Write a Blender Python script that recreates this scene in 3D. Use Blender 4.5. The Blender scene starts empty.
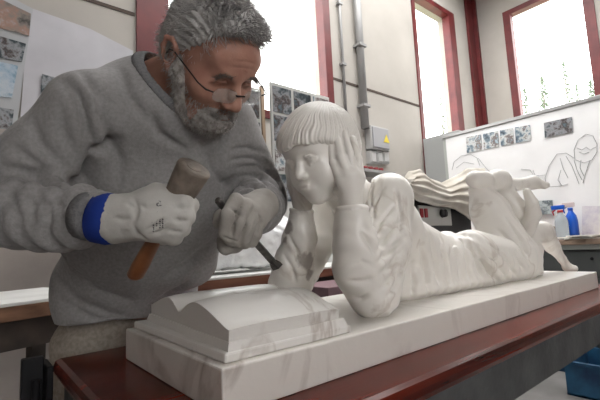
import bpy, bmesh, math, random
import numpy as np
from mathutils import Vector, Matrix
random.seed(7); RNG = np.random.default_rng(7)
SC = bpy.context.scene; COL = SC.collection
# ---------------------------------------------------------------- camera
TABLE_Z = 0.85
F_PX = 400.0
def nrm(v): v = np.asarray(v, float); return v/np.linalg.norm(v)
Zc = nrm((-.0465, .9925, -.1134))
Xc = np.array((1.21, -.057, -1.0)); Xc = nrm(Xc - Xc.dot(Zc)*Zc)
Yc = np.cross(Zc, Xc)
R3 = np.array([Xc, Yc, Zc])                       # camera -> world
_corner = np.array([(222-300)/F_PX, (200-369)/F_PX, -1.0])*0.488   # near left top corner of the plinth
CAM = np.array([0, 0, TABLE_Z+.058]) - R3@_corner
cam = bpy.data.cameras.new('camera'); co = bpy.data.objects.new('camera', cam); COL.objects.link(co)
cam.sensor_width = 36; cam.lens = 24; cam.clip_start = .02; cam.clip_end = 200
M4 = Matrix([list(R3[i])+[float(CAM[i])] for i in range(3)]+[[0,0,0,1]])
co.matrix_world = M4; SC.camera = co
def P(px, py, d):
    c = np.array([(px-300)/F_PX, (200-py)/F_PX, -1.0])*d
    return CAM + R3@c
def ray(px, py): return R3@np.array([(px-300)/F_PX, (200-py)/F_PX, -1.0])
def onY(px, py, y): r = ray(px, py); return CAM + r*((y-CAM[1])/r[1])
def onX(px, py, x): r = ray(px, py); return CAM + r*((x-CAM[0])/r[0])
def onZ(px, py, z): r = ray(px, py); return CAM + r*((z-CAM[2])/r[2])
def px_of(p):
    c = R3.T@(np.asarray(p, float)-CAM); return 300+F_PX*c[0]/-c[2], 200-F_PX*c[1]/-c[2], -c[2]
# ---------------------------------------------------------------- light
W = bpy.data.worlds.new('world'); SC.world = W; W.use_nodes = True
bg = W.node_tree.nodes['Background']; bg.inputs[0].default_value = (1, .988, .972, 1); bg.inputs[1].default_value = 4.2
sd = bpy.data.lights.new('sun', 'SUN'); so = bpy.data.objects.new('sun', sd); COL.objects.link(so)
sd.energy = 1.6; sd.angle = math.radians(45); sd.color = (1, .97, .92)
so.rotation_euler = Vector((.40, .22, -.88)).to_track_quat('-Z', 'Y').to_euler()
SC.view_settings.view_transform = 'Standard'; SC.view_settings.look = 'None'
SC.view_settings.exposure = 0.74; SC.view_settings.gamma = 1; SC.view_settings.use_curve_mapping = False
# ---------------------------------------------------------------- materials
def mat(name, col, rough=.6, metal=0, spec=.5, **k):
    m = bpy.data.materials.new(name); m.use_nodes = True
    b = m.node_tree.nodes['Principled BSDF']
    b.inputs['Base Color'].default_value = (*col, 1); b.inputs['Roughness'].default_value = rough
    b.inputs['Metallic'].default_value = metal; b.inputs['Specular IOR Level'].default_value = spec
    for kk, v in k.items(): b.inputs[kk.replace('_', ' ')].default_value = v
    return m
def noisy(m, c1, c2, scale=6, detail=5, lo=.35, hi=.65, bump=0, bscale=None, stretch=None, rough=None, bdist=.002):
    nt = m.node_tree; N = nt.nodes; L = nt.links; b = N['Principled BSDF']
    tc = N.new('ShaderNodeTexCoord'); mp = N.new('ShaderNodeMapping'); L.new(tc.outputs['Object'], mp.inputs[0])
    if stretch: mp.inputs['Scale'].default_value = stretch
    n = N.new('ShaderNodeTexNoise'); n.inputs['Scale'].default_value = scale; n.inputs['Detail'].default_value = detail
    L.new(mp.outputs[0], n.inputs['Vector'])
    r = N.new('ShaderNodeValToRGB'); r.color_ramp.elements[0].position = lo; r.color_ramp.elements[1].position = hi
    r.color_ramp.elements[0].color = (*c1, 1); r.color_ramp.elements[1].color = (*c2, 1)
    L.new(n.outputs['Fac'], r.inputs[0]); L.new(r.outputs[0], b.inputs['Base Color'])
    if bump:
        n2 = N.new('ShaderNodeTexNoise'); n2.inputs['Scale'].default_value = bscale or scale*4; n2.inputs['Detail'].default_value = 4
        L.new(mp.outputs[0], n2.inputs['Vector'])
        bp = N.new('ShaderNodeBump'); bp.inputs['Strength'].default_value = bump; bp.inputs['Distance'].default_value = bdist
        L.new(n2.outputs['Fac'], bp.inputs['Height']); L.new(bp.outputs[0], b.inputs['Normal'])
    return m
# ---------------------------------------------------------------- object helpers
def link(name, verts, faces, m, parent=None, smooth=False, origin=None):
    me = bpy.data.meshes.new(name); v = np.asarray(verts, float)
    o = bpy.data.objects.new(name, me)
    if origin is None:
        origin = np.array([(v[:,0].min()+v[:,0].max())/2, (v[:,1].min()+v[:,1].max())/2, v[:,2].min()]) if parent is None else None
    if origin is not None: v = v-np.asarray(origin); o.location = origin
    me.from_pydata(v.tolist(), [], faces if isinstance(faces, list) else faces.tolist()); me.update()
    if m: me.materials.append(m)
    if smooth: me.polygons.foreach_set('use_smooth', [True]*len(me.polygons))
    COL.objects.link(o)
    if parent is not None:
        o.parent = parent
        l = Vector(parent['wl']) if 'wl' in parent else parent.location
        o.location = Vector(o.location) - l if origin is not None else -l
    return o
def bm_link(name, bm, m, parent=None, smooth=False):
    bmesh.ops.recalc_face_normals(bm, faces=bm.faces)
    v = [tuple(x.co) for x in bm.verts]; bm.verts.index_update(); f = [[x.index for x in fa.verts] for fa in bm.faces]; bm.free()
    return link(name, v, f, m, parent, smooth)
def empty(name, loc):
    o = bpy.data.objects.new(name, None); COL.objects.link(o); o.location = Vector([float(x) for x in loc]); o.empty_display_size = .05; return o
def tag(o, label=None, cat=None, group=None, kind=None):
    if label: o['label'] = label
    if cat: o['category'] = cat
    if group: o['group'] = group
    if kind: o['kind'] = kind
    return o
def child_of(part):   # sub-part parent anchor: part meshes carry world coords minus the thing's location
    part['wl'] = [float(x) for x in (Vector(part.parent.location)+part.location)]; return part
def frame_pts(o, X, Y, Z, pts): o = np.asarray(o, float); return [tuple(o+np.asarray(X)*p[0]+np.asarray(Y)*p[1]+np.asarray(Z)*p[2]) for p in pts]
EX, EY, EZ = np.eye(3)
def add_box(bm, c, size, axes=(EX, EY, EZ), bev=0, seg=2, taper=1):
    hx, hy, hz = [s/2 for s in size]
    vs = []
    for z in (-1, 1):
        for x, y in ((-1,-1),(1,-1),(1,1),(-1,1)):
            t = taper if z > 0 else 1
            vs.append(bm.verts.new(tuple(np.asarray(c, float)+axes[0]*x*hx*t+axes[1]*y*hy*t+axes[2]*z*hz)))
    fs = [bm.faces.new([vs[i] for i in f]) for f in ((3,2,1,0),(4,5,6,7),(0,1,5,4),(1,2,6,5),(2,3,7,6),(3,0,4,7))]
    if bev:
        es = list({e for f in fs for e in f.edges})
        bmesh.ops.bevel(bm, geom=es, offset=bev, segments=seg, affect='EDGES', profile=.5)
def box(name, c, size, m, parent=None, axes=(EX, EY, EZ), bev=0, seg=2, smooth=False):
    bm = bmesh.new(); add_box(bm, c, size, axes, bev, seg); return bm_link(name, bm, m, parent, smooth)
def mmbox(name, a, b, m, parent=None, bev=0):
    a = np.asarray(a, float); b = np.asarray(b, float); return box(name, (a+b)/2, np.abs(b-a), m, parent, bev=bev)
def ortho(d):
    d = nrm(d); h = EZ if abs(d[2]) < .9 else EX; u = nrm(np.cross(h, d)); return d, u, np.cross(d, u)
def add_tube(bm, pts, radii, n=12, cap=True, flat=1.0, up=None):
    pts = [np.asarray(p, float) for p in pts]
    if not hasattr(radii, '__len__'): radii = [radii]*len(pts)
    rings = []; u = None
    for i, p in enumerate(pts):
        d = nrm(pts[min(i+1, len(pts)-1)]-pts[max(i-1, 0)])
        if u is None:
            u = ortho(d)[1] if up is None else nrm(np.asarray(up)-d*np.dot(up, d))
        u = nrm(u-d*u.dot(d)); w = np.cross(d, u)
        rings.append([bm.verts.new(tuple(p+radii[i]*(math.cos(a)*u+flat*math.sin(a)*w))) for a in [2*math.pi*k/n for k in range(n)]])
    for a, b in zip(rings, rings[1:]):
        for k in range(n): bm.faces.new((a[k], a[(k+1)%n], b[(k+1)%n], b[k]))
    if cap: bm.faces.new(rings[0][::-1]); bm.faces.new(rings[-1])
def tube(name, pts, radii, m, parent=None, n=12, flat=1.0, up=None, smooth=True):
    bm = bmesh.new(); add_tube(bm, pts, radii, n, flat=flat, up=up)
    return bm_link(name, bm, m, parent, smooth)
def prism(name, poly, ext, m, parent=None):
    """polygon of 3D points extruded by vector ext"""
    n = len(poly); v = [tuple(p) for p in poly]+[tuple(np.asarray(p)+ext) for p in poly]
    f = [list(range(n))[::-1], list(range(n, 2*n))]+[[i, (i+1)%n, n+(i+1)%n, n+i] for i in range(n)]
    bm = bmesh.new(); bv = [bm.verts.new(x) for x in v]
    for q in f: bm.faces.new([bv[i] for i in q])
    return bm_link(name, bm, m, parent)
# ---------------------------------------------------------------- implicit surfaces
def vnoise(p, freq, seed=0):
    """smooth 3D value noise in -1..1"""
    q = np.asarray(p)*freq+seed*17.3; i = np.floor(q).astype(np.int64); f = q-i; f = f*f*(3-2*f)
    def h(x, y, z):
        n = (x*73856093) ^ (y*19349663) ^ (z*83492791) ^ (seed*2654435)
        n = (n ^ (n >> 13))*1274126177 & 0x7fffffff; n = (n ^ (n >> 16)) & 0xffff
        return n/32767.5-1
    r = 0
    for dx in (0, 1):
        for dy in (0, 1):
            for dz in (0, 1):
                w = (f[...,0] if dx else 1-f[...,0])*(f[...,1] if dy else 1-f[...,1])*(f[...,2] if dz else 1-f[...,2])
                r = r+w*h(i[...,0]+dx, i[...,1]+dy, i[...,2]+dz)
    return r
def cap(a, b, ra, rb=None, k=None, sub=False):
    return ('c', np.asarray(a, float), np.asarray(b, float), ra, ra if rb is None else rb, k, sub)
def ell(c, r, axes=(EX, EY, EZ), k=None, sub=False):
    return ('e', np.asarray(c, float), np.asarray(r, float), np.array([nrm(x) for x in axes]), None, k, sub)
def chain(pts, radii, k=None): return [cap(pts[i], pts[i+1], radii[i], radii[i+1], k) for i in range(len(pts)-1)]
def prim_d(pr, p):
    if pr[0] == 'c':
        a, b, ra, rb = pr[1:5]; ba = b-a; L = max(ba.dot(ba), 1e-12)
        pa = p-a; t = np.clip((pa@ba)/L, 0, 1)
        return np.sqrt(((pa-t[...,None]*ba)**2).sum(-1))-(ra+t*(rb-ra))
    c, r, A = pr[1:4]; q = (p-c)@A.T
    k0 = np.sqrt(((q/r)**2).sum(-1)); k1 = np.sqrt(((q/(r*r))**2).sum(-1))+1e-9
    return np.where(k0 < 1e-4, -r.min(), k0*(k0-1)/k1)
def prim_box(pr):
    if pr[0] == 'c':
        R = max(pr[3], pr[4]); return np.minimum(pr[1], pr[2])-R, np.maximum(pr[1], pr[2])+R
    ext = np.sqrt(((pr[3].T*pr[2])**2).sum(1)); return pr[1]-ext, pr[1]+ext
def smin(a, b, k):
    h = np.clip(.5+.5*(b-a)/k, 0, 1); return b+(a-b)*h-k*h*(1-h)
class SDF:
    def __init__(s, prims, h, k=.02, post=None, lo=None, hi=None):
        s.pr = prims; s.k = k; s.post = post
        bs = [prim_box(q) for q in prims if not q[6]]
        l = np.min([b[0] for b in bs], 0)-k*.6-3*h; u = np.max([b[1] for b in bs], 0)+k*.6+3*h
        if lo is not None: l = np.maximum(l, lo)
        if hi is not None: u = np.minimum(u, hi)
        n = np.ceil((u-l)/h).astype(int)+1; s.l = l; s.h = h; s.n = n
        ax = [l[i]+h*np.arange(n[i]) for i in range(3)]
        D = np.full(n, 9., np.float64)
        for q in prims:
            kk = q[5] or k; b0, b1 = prim_box(q); m = kk+3*h
            i0 = np.clip(np.floor((b0-m-l)/h).astype(int), 0, n); i1 = np.clip(np.ceil((b1+m-l)/h).astype(int)+1, 0, n)
            if (i1 <= i0).any(): continue
            sl = tuple(slice(i0[j], i1[j]) for j in range(3))
            g = np.stack(np.meshgrid(*[ax[j][sl[j]] for j in range(3)], indexing='ij'), -1)
            d = prim_d(q, g); s0 = D[sl]
            D[sl] = -smin(-s0, d, kk) if q[6] else smin(s0, d, kk)
        if post:
            g = np.stack(np.meshgrid(*ax, indexing='ij'), -1); D = post(g, D)
        s.D = D
    def sample(s, p):
        q = np.clip((p-s.l)/s.h, 0, s.n-1.001); i = q.astype(int); f = q-i; r = 0
        for dx in (0, 1):
            for dy in (0, 1):
                for dz in (0, 1):
                    w = (f[:,0] if dx else 1-f[:,0])*(f[:,1] if dy else 1-f[:,1])*(f[:,2] if dz else 1-f[:,2])
                    r = r+w*s.D[i[:,0]+dx, i[:,1]+dy, i[:,2]+dz]
        return r
    def grad(s, p):
        e = s.h*.75; g = np.stack([s.sample(p+d*e)-s.sample(p-d*e) for d in np.eye(3)], -1)
        return g/(np.linalg.norm(g, axis=1, keepdims=True)+1e-9)
    def mesh(s):
        D = s.D.copy(); B = 9.
        D[0]=np.maximum(D[0],1e-3);D[-1]=np.maximum(D[-1],1e-3);D[:,0]=np.maximum(D[:,0],1e-3);D[:,-1]=np.maximum(D[:,-1],1e-3);D[:,:,0]=np.maximum(D[:,:,0],1e-3);D[:,:,-1]=np.maximum(D[:,:,-1],1e-3)
        I = D < 0; nx, ny, nz = D.shape
        c = [I[dx:nx-1+dx, dy:ny-1+dy, dz:nz-1+dz] for dx in (0,1) for dy in (0,1) for dz in (0,1)]
        sm = sum(x.astype(np.int8) for x in c); act = (sm > 0) & (sm < 8)
        idx = -np.ones(act.shape, int); cells = np.argwhere(act); idx[act] = np.arange(len(cells))
        V = np.zeros((len(cells), 3)); W_ = np.zeros(len(cells))
        for ax_ in range(3):
            oth = [a for a in range(3) if a != ax_]
            for u in (0, 1):
                for w in (0, 1):
                    a = cells.copy(); a[:, oth[0]] += u; a[:, oth[1]] += w; b = a.copy(); b[:, ax_] += 1
                    da = D[a[:,0],a[:,1],a[:,2]]; db = D[b[:,0],b[:,1],b[:,2]]
                    cr = (da < 0) != (db < 0); t = np.where(cr, da/np.where(cr, da-db, 1), 0)
                    pt = a.astype(float); pt[:, ax_] += t; V[cr] += pt[cr]; W_[cr] += 1
        V = s.l+s.h*V/W_[:,None]
        Fs = []
        for ax_ in range(3):
            a = [slice(1, -1)]*3; a[ax_] = slice(0, -1); b = list(a); b[ax_] = slice(1, None)
            A = I[tuple(a)]; Bq = I[tuple(b)]; ed = np.argwhere(A != Bq)
            if not len(ed): continue
            ins = A[ed[:,0],ed[:,1],ed[:,2]]; oth = [(ax_+1)%3, (ax_+2)%3]
            base = ed+1; base[:, ax_] -= 1
            q = []
            for du, dv in ((-1,-1),(0,-1),(0,0),(-1,0)):
                cc = base.copy(); cc[:, oth[0]] += du; cc[:, oth[1]] += dv; q.append(idx[cc[:,0],cc[:,1],cc[:,2]])
            q = np.stack(q, 1); q[~ins] = q[~ins][:, ::-1]; Fs.append(q)
        F = np.concatenate(Fs); F = F[(F >= 0).all(1)]
        for _ in range(2):
            V = V-s.sample(V)[:,None]*s.grad(V)*.8
        return V, F
def vnormals(V, F):
    fn = np.cross(V[F[:,2]]-V[F[:,0]], V[F[:,3]]-V[F[:,1]]); n = np.zeros_like(V)
    for j in range(4): np.add.at(n, F[:,j], fn)
    return n/(np.linalg.norm(n, axis=1, keepdims=True)+1e-12)
def relax(V, F, it=1, lam=.5):
    E = np.concatenate([F[:, [0,1]], F[:, [1,2]], F[:, [2,3]], F[:, [3,0]]]); 
    for _ in range(it):
        s_ = np.zeros_like(V); c = np.zeros(len(V)); np.add.at(s_, E[:,0], V[E[:,1]]); np.add.at(c, E[:,0], 1)
        np.add.at(s_, E[:,1], V[E[:,0]]); np.add.at(c, E[:,1], 1)
        V = V*(1-lam)+lam*s_/np.maximum(c, 1)[:,None]
    return V
def creases(V, folds):
    """folds: (polyline, width, amplitude); returns the scalar displacement"""
    out = np.zeros(len(V))
    for pts, w, a in folds:
        best = np.full(len(V), 1e9); pts = [np.asarray(p, float) for p in pts]; n = len(pts)-1
        taper = np.zeros(len(V))
        for i in range(n):
            ba = pts[i+1]-pts[i]; pa = V-pts[i]; t = np.clip((pa@ba)/ba.dot(ba), 0, 1)
            d = ((pa-t[:,None]*ba)**2).sum(1); u = (i+t)/n; m = d < best; best[m] = d[m]; taper[m] = np.sin(np.clip(.08+u[m]*.84, 0, 1)*math.pi)
        out += a*taper*np.exp(-best/(w*w))
    return out
def blob(name, prims, h, m, parent=None, k=.02, disp=None, post=None, lo=None, hi=None, keep=None, it=1):
    s = SDF(prims, h, k, post, lo, hi); V, F = s.mesh()
    if it: V = relax(V, F, it)
    n = vnormals(V, F)
    if disp is not None:
        d = disp(V, n); V = V+(n*d[:,None] if d.ndim == 1 else d)
    if keep is not None:
        kp = keep(V); F = F[kp[F].all(1)]; used = np.unique(F); re = -np.ones(len(V), int); re[used] = np.arange(len(used)); V = V[used]; F = re[F]
    o = link(name, V, F, m, parent, True); o['_s'] = 0; del o['_s']
    return o, s
# ================================================================ SETTING
YB = 2.6; PT = TABLE_Z+.058
def wx(px, py): return float(onY(px, py, YB)[0])
XE = wx(476, 60); X0, Y0, ZC = -3.2, -3.0, 5.2
m_wall = noisy(mat('wall_plaster', (.5, .47, .42), .9), (.40, .375, .345), (.48, .455, .42), 1.6, 6, .3, .7, bump=.25, bscale=60)
m_conc = noisy(mat('floor_concrete', (.3, .3, .29), .75), (.13, .125, .12), (.27, .262, .255), 2.2, 7, .3, .7, bump=.2, bscale=50)
m_ceil = mat('ceiling_paint', (.22, .21, .20), .9)
m_dim = noisy(mat('rough_concrete', (.2, .18, .16), .95), (.27, .24, .225), (.42, .375, .35), 2.2, 6, .3, .7, bump=.3, bscale=40)
m_red = noisy(mat('red_paint', (.2, .03, .03), .45), (.10, .013, .015), (.15, .021, .022), 5, 4)
m_joint = mat('joint_dark', (.08, .06, .05), .9)
m_steel = mat('conduit_grey', (.32, .32, .32), .5, .3)
glass = bpy.data.materials.new('window_glass'); glass.use_nodes = True
_n = glass.node_tree.nodes; _l = glass.node_tree.links; _n.clear()
_o = _n.new('ShaderNodeOutputMaterial'); _t = _n.new('ShaderNodeBsdfTransparent'); _g = _n.new('ShaderNodeBsdfGlossy'); _m = _n.new('ShaderNodeMixShader')
_t.inputs[0].default_value = (.97, .98, .98, 1); _g.inputs['Roughness'].default_value = .02; _m.inputs[0].default_value = .05
_l.new(_t.outputs[0], _m.inputs[1]); _l.new(_g.outputs[0], _m.inputs[2]); _l.new(_m.outputs[0], _o.inputs[0])
def struct(o): o['kind'] = 'structure'; return o
def boxes(name, L, m, parent=None, bev=0):
    bm = bmesh.new()
    for a, b in L:
        a = np.asarray(a, float); b = np.asarray(b, float); add_box(bm, (a+b)/2, np.abs(b-a), bev=bev)
    return bm_link(name, bm, m, parent)
struct(mmbox('floor', (X0-.3, Y0, -.2), (XE+.3, YB+.3, 0), m_conc))
struct(boxes('ceiling', [((X0-.3, Y0, ZC), (XE+.3, -.4, ZC+.2)), ((X0-.3, 2.3, ZC), (XE+.3, YB+.3, ZC+.2)), ((X0-.3, -.4, ZC), (.7, 2.3, ZC+.2)), ((5.4, -.4, ZC), (XE+.3, 2.3, ZC+.2))], m_ceil))  # unseen ceiling; open gap added so sky light falls from above
struct(boxes('wall_front', [((X0-.3, Y0-.25, 0), (-1.2, Y0, ZC)), ((-1.2, Y0-.25, 0), (.4, Y0, 1.2)), ((-1.2, Y0-.25, 2.6), (.4, Y0, ZC)), ((.4, Y0-.25, 0), (XE+.28, Y0, ZC))], m_dim))  # unseen wall added behind the camera to cut fill; opening sized for the light
struct(mmbox('wall_left', (X0-.3, Y0, 0), (X0, YB, ZC), m_dim))
# back wall, pierced by two tall windows
w1a, w1b = wx(136, 20), wx(331, 60); w1z = float(onY(268, 119, YB)[2])
w2a, w2b = wx(415.5, 60), wx(457, 60); WT = 4.7
w2z = 1.5
struct(boxes('wall_back', [((X0, YB, 0), (w1a, YB+.28, ZC)), ((w1a, YB, 0), (w1b, YB+.28, w1z)), ((w1a, YB, WT), (w1b, YB+.28, ZC)),
    ((w1b, YB, 0), (w2a, YB+.28, ZC)), ((w2a, YB, 0), (w2b, YB+.28, w2z)), ((w2a, YB, WT), (w2b, YB+.28, ZC)), ((w2b, YB, 0), (XE+.28, YB+.28, ZC))], m_wall))
ye1 = float(onX(504.5, 30, XE)[1]); ye2 = float(onX(598, 30, XE)[1]); w3z = 1.5
struct(boxes('wall_right', [((XE, ye1, 0), (XE+.28, YB, ZC)), ((XE, ye2, 0), (XE+.28, ye1, w3z)), ((XE, ye2, WT), (XE+.28, ye1, ZC)), ((XE, Y0, 0), (XE+.28, ye2, ZC))], m_wall))
def win_y(name, xa, xb, za, fl, fr, rev=.0):
    t = struct(empty(name, ((xa+xb)/2, YB, za)))
    boxes('window_frame', [((xa, YB-.02, za), (xa+fl, YB+.1, WT)), ((xb-fr, YB-.02, za), (xb, YB+.1, WT)), ((xa+fl, YB-.02, za), (xb-fr, YB+.1, za+.08)), ((xa+fl, YB-.02, WT-.08), (xb-fr, YB+.1, WT))], m_red, t)
    mmbox('window_pane', (xa+fl, YB+.05, za+.08), (xb-fr, YB+.056, WT-.08), glass, t)
    return t
win_y('window_1', w1a, w1b, w1z, wx(168, 20)-w1a, w1b-wx(324.5, 60))
win_y('window_2', w2a, w2b, w2z, .07, w2b-wx(451.5, 60))
t = struct(empty('window_3', (XE, (ye1+ye2)/2, w3z)))
boxes('window_frame', [((XE-.02, ye1-.11, w3z), (XE+.1, ye1, WT)), ((XE-.02, ye2, w3z), (XE+.1, ye2+.13, WT)), ((XE-.02, ye2+.13, w3z), (XE+.1, ye1-.11, w3z+.08)), ((XE-.02, ye2+.13, WT-.08), (XE+.1, ye1-.11, WT))], m_red, t)
mmbox('window_pane', (XE+.05, ye2+.13, w3z+.08), (XE+.056, ye1-.11, WT-.08), glass, t)
tx = wx(469.5, 60)
struct(boxes('trim_1', [((tx, YB-.04, 0), (XE-.002, YB-.001, ZC)), ((XE-.05, YB-.1, 0), (XE-.002, YB-.04, ZC))], m_red))
jz = float(onY(332, 76, YB)[2]); jz2 = float(onY(420, 108, YB)[2]); jz = (jz+jz2)/2
struct(boxes('trim_2', [((w1b+.01, YB-.006, jz-.014), (w2a-.01, YB, jz+.014))], m_joint))
struct(boxes('trim_3', [((X0, YB-.006, jz-.014), (w1a-.01, YB, jz+.014))], m_joint))
struct(boxes('trim_4', [((X0, YB-.04, 0), (1.05, YB-.001, 1.86))], m_dim))
# conduits and sockets
def wy(px, py, off=0): return onY(px, py, YB-off)
def conduit(pa, pb, r, lab):
    a = wy(*pa, r+.01); x, z = a[0], a[2]; zb = wy(*pb, r+.01)[2]
    t = tag(empty('electrical_conduit', (x, YB-r-.01, zb)), lab, 'pipe')
    tube('pipe', [(x, YB-r-.01, zb), (x, YB-r-.01, 5.1)], r, m_steel, t)
    for k in range(4):
        z0 = zb+.25+k*.75
        mmbox('clamp', (x-r-.015, YB-2*r-.018, z0), (x+r+.015, YB, z0+.03), m_steel, t)
conduit((341.5, 40), (347, 150), .018, 'thin grey electrical conduit running up the wall beside the red window frame')
conduit((359.5, 40), (365, 128), .048, 'thick grey electrical conduit running up the wall above the switch box')
m_box = mat('box_grey', (.42, .42, .42), .5); m_yel = mat('warning_yellow', (.75, .6, .05), .5); m_dk = mat('dark_grey', (.05, .05, .055), .5)
def wallbox(name, pxs, pys, m, parent=None, dep=.06):
    a = wy(pxs[0], pys[1]); b = wy(pxs[1], pys[0]); zc = (a[2]+b[2])/2
    return (a[0], a[2], b[0], b[2])
x0, z0, x1, z1 = wallbox('', (365.5, 382), (131, 150), m_box)
t = tag(empty('switch_box', ((x0+x1)/2, YB, z0)), 'large grey electrical box with yellow warning sign mounted on the wall', 'electrical box')
mmbox('casing', (x0, YB-.1, z0), (x1, YB, z1), m_box, t, bev=.008)
mmbox('cover', (x0+.02, YB-.115, z0+.02), (x1-.02, YB-.1, z1-.02), mat('cover_grey', (.34, .34, .36), .4), t, bev=.004)
cx, cz = x0+(x1-x0)*.78, z0+(z1-z0)*.5; s = .055
prism('warning_sign', [(cx-s, YB-.116, cz-s*.8), (cx+s, YB-.116, cz-s*.8), (cx, YB-.116, cz+s)], (0, -.003, 0), m_yel, t)
for k, lb in enumerate(('leftmost of the three small grey wall sockets below the electrical box', 'middle one of the three small grey wall sockets below the electrical box', 'rightmost of the three small grey wall sockets below the electrical box')):
    pa = 366.5+k*6.3; x0, z0, x1, z1 = wallbox('', (pa, pa+5.2), (152.5, 164), m_box)
    t = tag(empty('wall_socket', ((x0+x1)/2, YB, z0)), lb, 'socket', 'wall sockets below the electrical box')
    mmbox('casing', (x0, YB-.07, z0), (x1, YB, z1), m_box, t, bev=.006)
    mmbox('flap', (x0+.015, YB-.08, z0+.02), (x1-.015, YB-.07, z1-.03), mat('flap', (.5, .5, .5), .4), t, bev=.003)
# outside: ground and conifers seen through the windows
m_grass = noisy(mat('outside_ground', (.3, .32, .22), 1), (.3, .32, .2), (.42, .42, .34), .4, 4)
struct(mmbox('ground', (-30, -3, -.9), (70, 80, -.6), m_grass))
m_fol = noisy(mat('conifer_foliage', (.2, .25, .16), .9), (.08, .11, .07), (.14, .18, .12), 3, 4)
m_bark = mat('bark', (.3, .26, .22), .95)
def conifer(base, h, r, seed, lab):
    rg = np.random.default_rng(seed); t = tag(empty('conifer_tree', base), lab, 'tree', 'conifer trees outside the windows')
    tube('trunk', [np.asarray(base), np.asarray(base)+EZ*h*.9], [r*.07, r*.02], m_bark, t, n=8)
    bm = bmesh.new(); N = 260
    for i in range(N):
        u = (i+.5)/N; z = h*(.12+.88*u); rr = r*(1-u)**.8*rg.uniform(.55, 1.1)+.05; a = i*2.39996
        d = np.array([math.cos(a), math.sin(a), 0]); p0 = np.asarray(base)+EZ*z; w = .10*r*(1.2-u)
        tip = p0+d*rr-EZ*rr*.25; sd = np.cross(d, EZ)
        for q in range(4):
            f = .25+.75*q/4; c = p0+(tip-p0)*f; ww = w*(1.15-f*.7)
            vs = [c-sd*ww+d*0, c+d*rr*.22-EZ*.03*r, c+sd*ww, c+EZ*ww*.5-d*ww*.3, c-EZ*ww*.6]
            b = [bm.verts.new(tuple(v+rg.normal(0, .02*r, 3))) for v in vs]
            for f3 in ((0,1,3),(1,2,3),(0,4,1),(1,4,2),(0,3,4),(2,4,3)): bm.faces.new([b[k] for k in f3])
    bm_link('foliage', bm, m_fol, t)
for i, (px, top, d, lb) in enumerate([(440, 92, 22, 'pale blurred conifer seen through the narrow window'), (524, 88, 24, 'small conifer at the left edge of the right window'), (541, 76, 38, 'slim conifer second from the left in the right window'),
        (563, 62, 31, 'tallest conifer in the middle of the right window'), (576, 84, 54, 'short conifer just right of the tallest one in the right window'), (590, 80, 46, 'conifer at the right edge of the right window')]):
    tp = P(px, top, d); conifer((tp[0], tp[1], -.6), tp[2]+.6, (tp[2]+.6)*(.13+.02*(i % 3)), i+3, lb)
# ================================================================ TABLE
m_maho = mat('mahogany', (.12, .03, .018), .22, spec=.14, Coat_Weight=.06, Coat_Roughness=.08)
noisy(m_maho, (.030, .004, .0025), (.16, .018, .007), 5, 7, .3, .72, bump=.06, bscale=30, stretch=(.35, 5, 5))
m_gran = noisy(mat('dark_granite', (.05, .052, .055), .6), (.035, .037, .04), (.085, .088, .09), 14, 8, .3, .7, bump=.5, bscale=90)
TX0, TX1, TY0, TY1 = -.104, 1.685, -.094, .515
tb = tag(empty('work_table', ((TX0+TX1)/2, (TY0+TY1)/2, 0)), 'long work table with glossy reddish mahogany top and dark stone rim under the sculpture', 'table')
mmbox('tabletop', (TX0, TY0, TABLE_Z-.034), (TX1, TY1, TABLE_Z), m_maho, tb, bev=.012)
boxes('apron', [((TX0+.02, TY0+.012, TABLE_Z-.115), (TX1-.02, TY0+.06, TABLE_Z-.034)), ((TX0+.02, TY1-.06, TABLE_Z-.115), (TX1-.02, TY1-.012, TABLE_Z-.034)),
    ((TX0+.02, TY0+.06, TABLE_Z-.115), (TX0+.07, TY1-.06, TABLE_Z-.034)), ((TX1-.07, TY0+.06, TABLE_Z-.115), (TX1-.02, TY1-.06, TABLE_Z-.034))], m_gran, tb)
for x in (TX0+.07, TX1-.07):
    for y in (TY0+.07, TY1-.07): mmbox('leg', (x-.035, y-.035, 0), (x+.035, y+.035, TABLE_Z-.115), m_dk, tb, bev=.004)
# black clamp at the table's left end
m_blk = mat('black_metal', (.010, .010, .012), .55, spec=.2)
kp = P(47, 372, .78)
kx = TX0-.0; ky = float(onX(50, 372, TX0)[1])
t = tag(empty('bench_clamp', (kx-.02, ky, TABLE_Z-.12)), 'black metal clamp bracket hanging on the left end of the red table', 'clamp')
mmbox('clamp_plate', (TX0-.012, ky-.05, TABLE_Z-.2), (TX0-.001, ky+.03, TABLE_Z-.01), m_blk, t, bev=.002)
mmbox('clamp_jaw', (TX0-.05, ky-.012, TABLE_Z-.19), (TX0-.012, ky+.01, TABLE_Z+.004), m_blk, t, bev=.003)
tube('clamp_screw', [(TX0-.03, ky-.05, TABLE_Z-.22), (TX0-.03, ky-.05, TABLE_Z-.03)], .007, m_blk, t)
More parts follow.
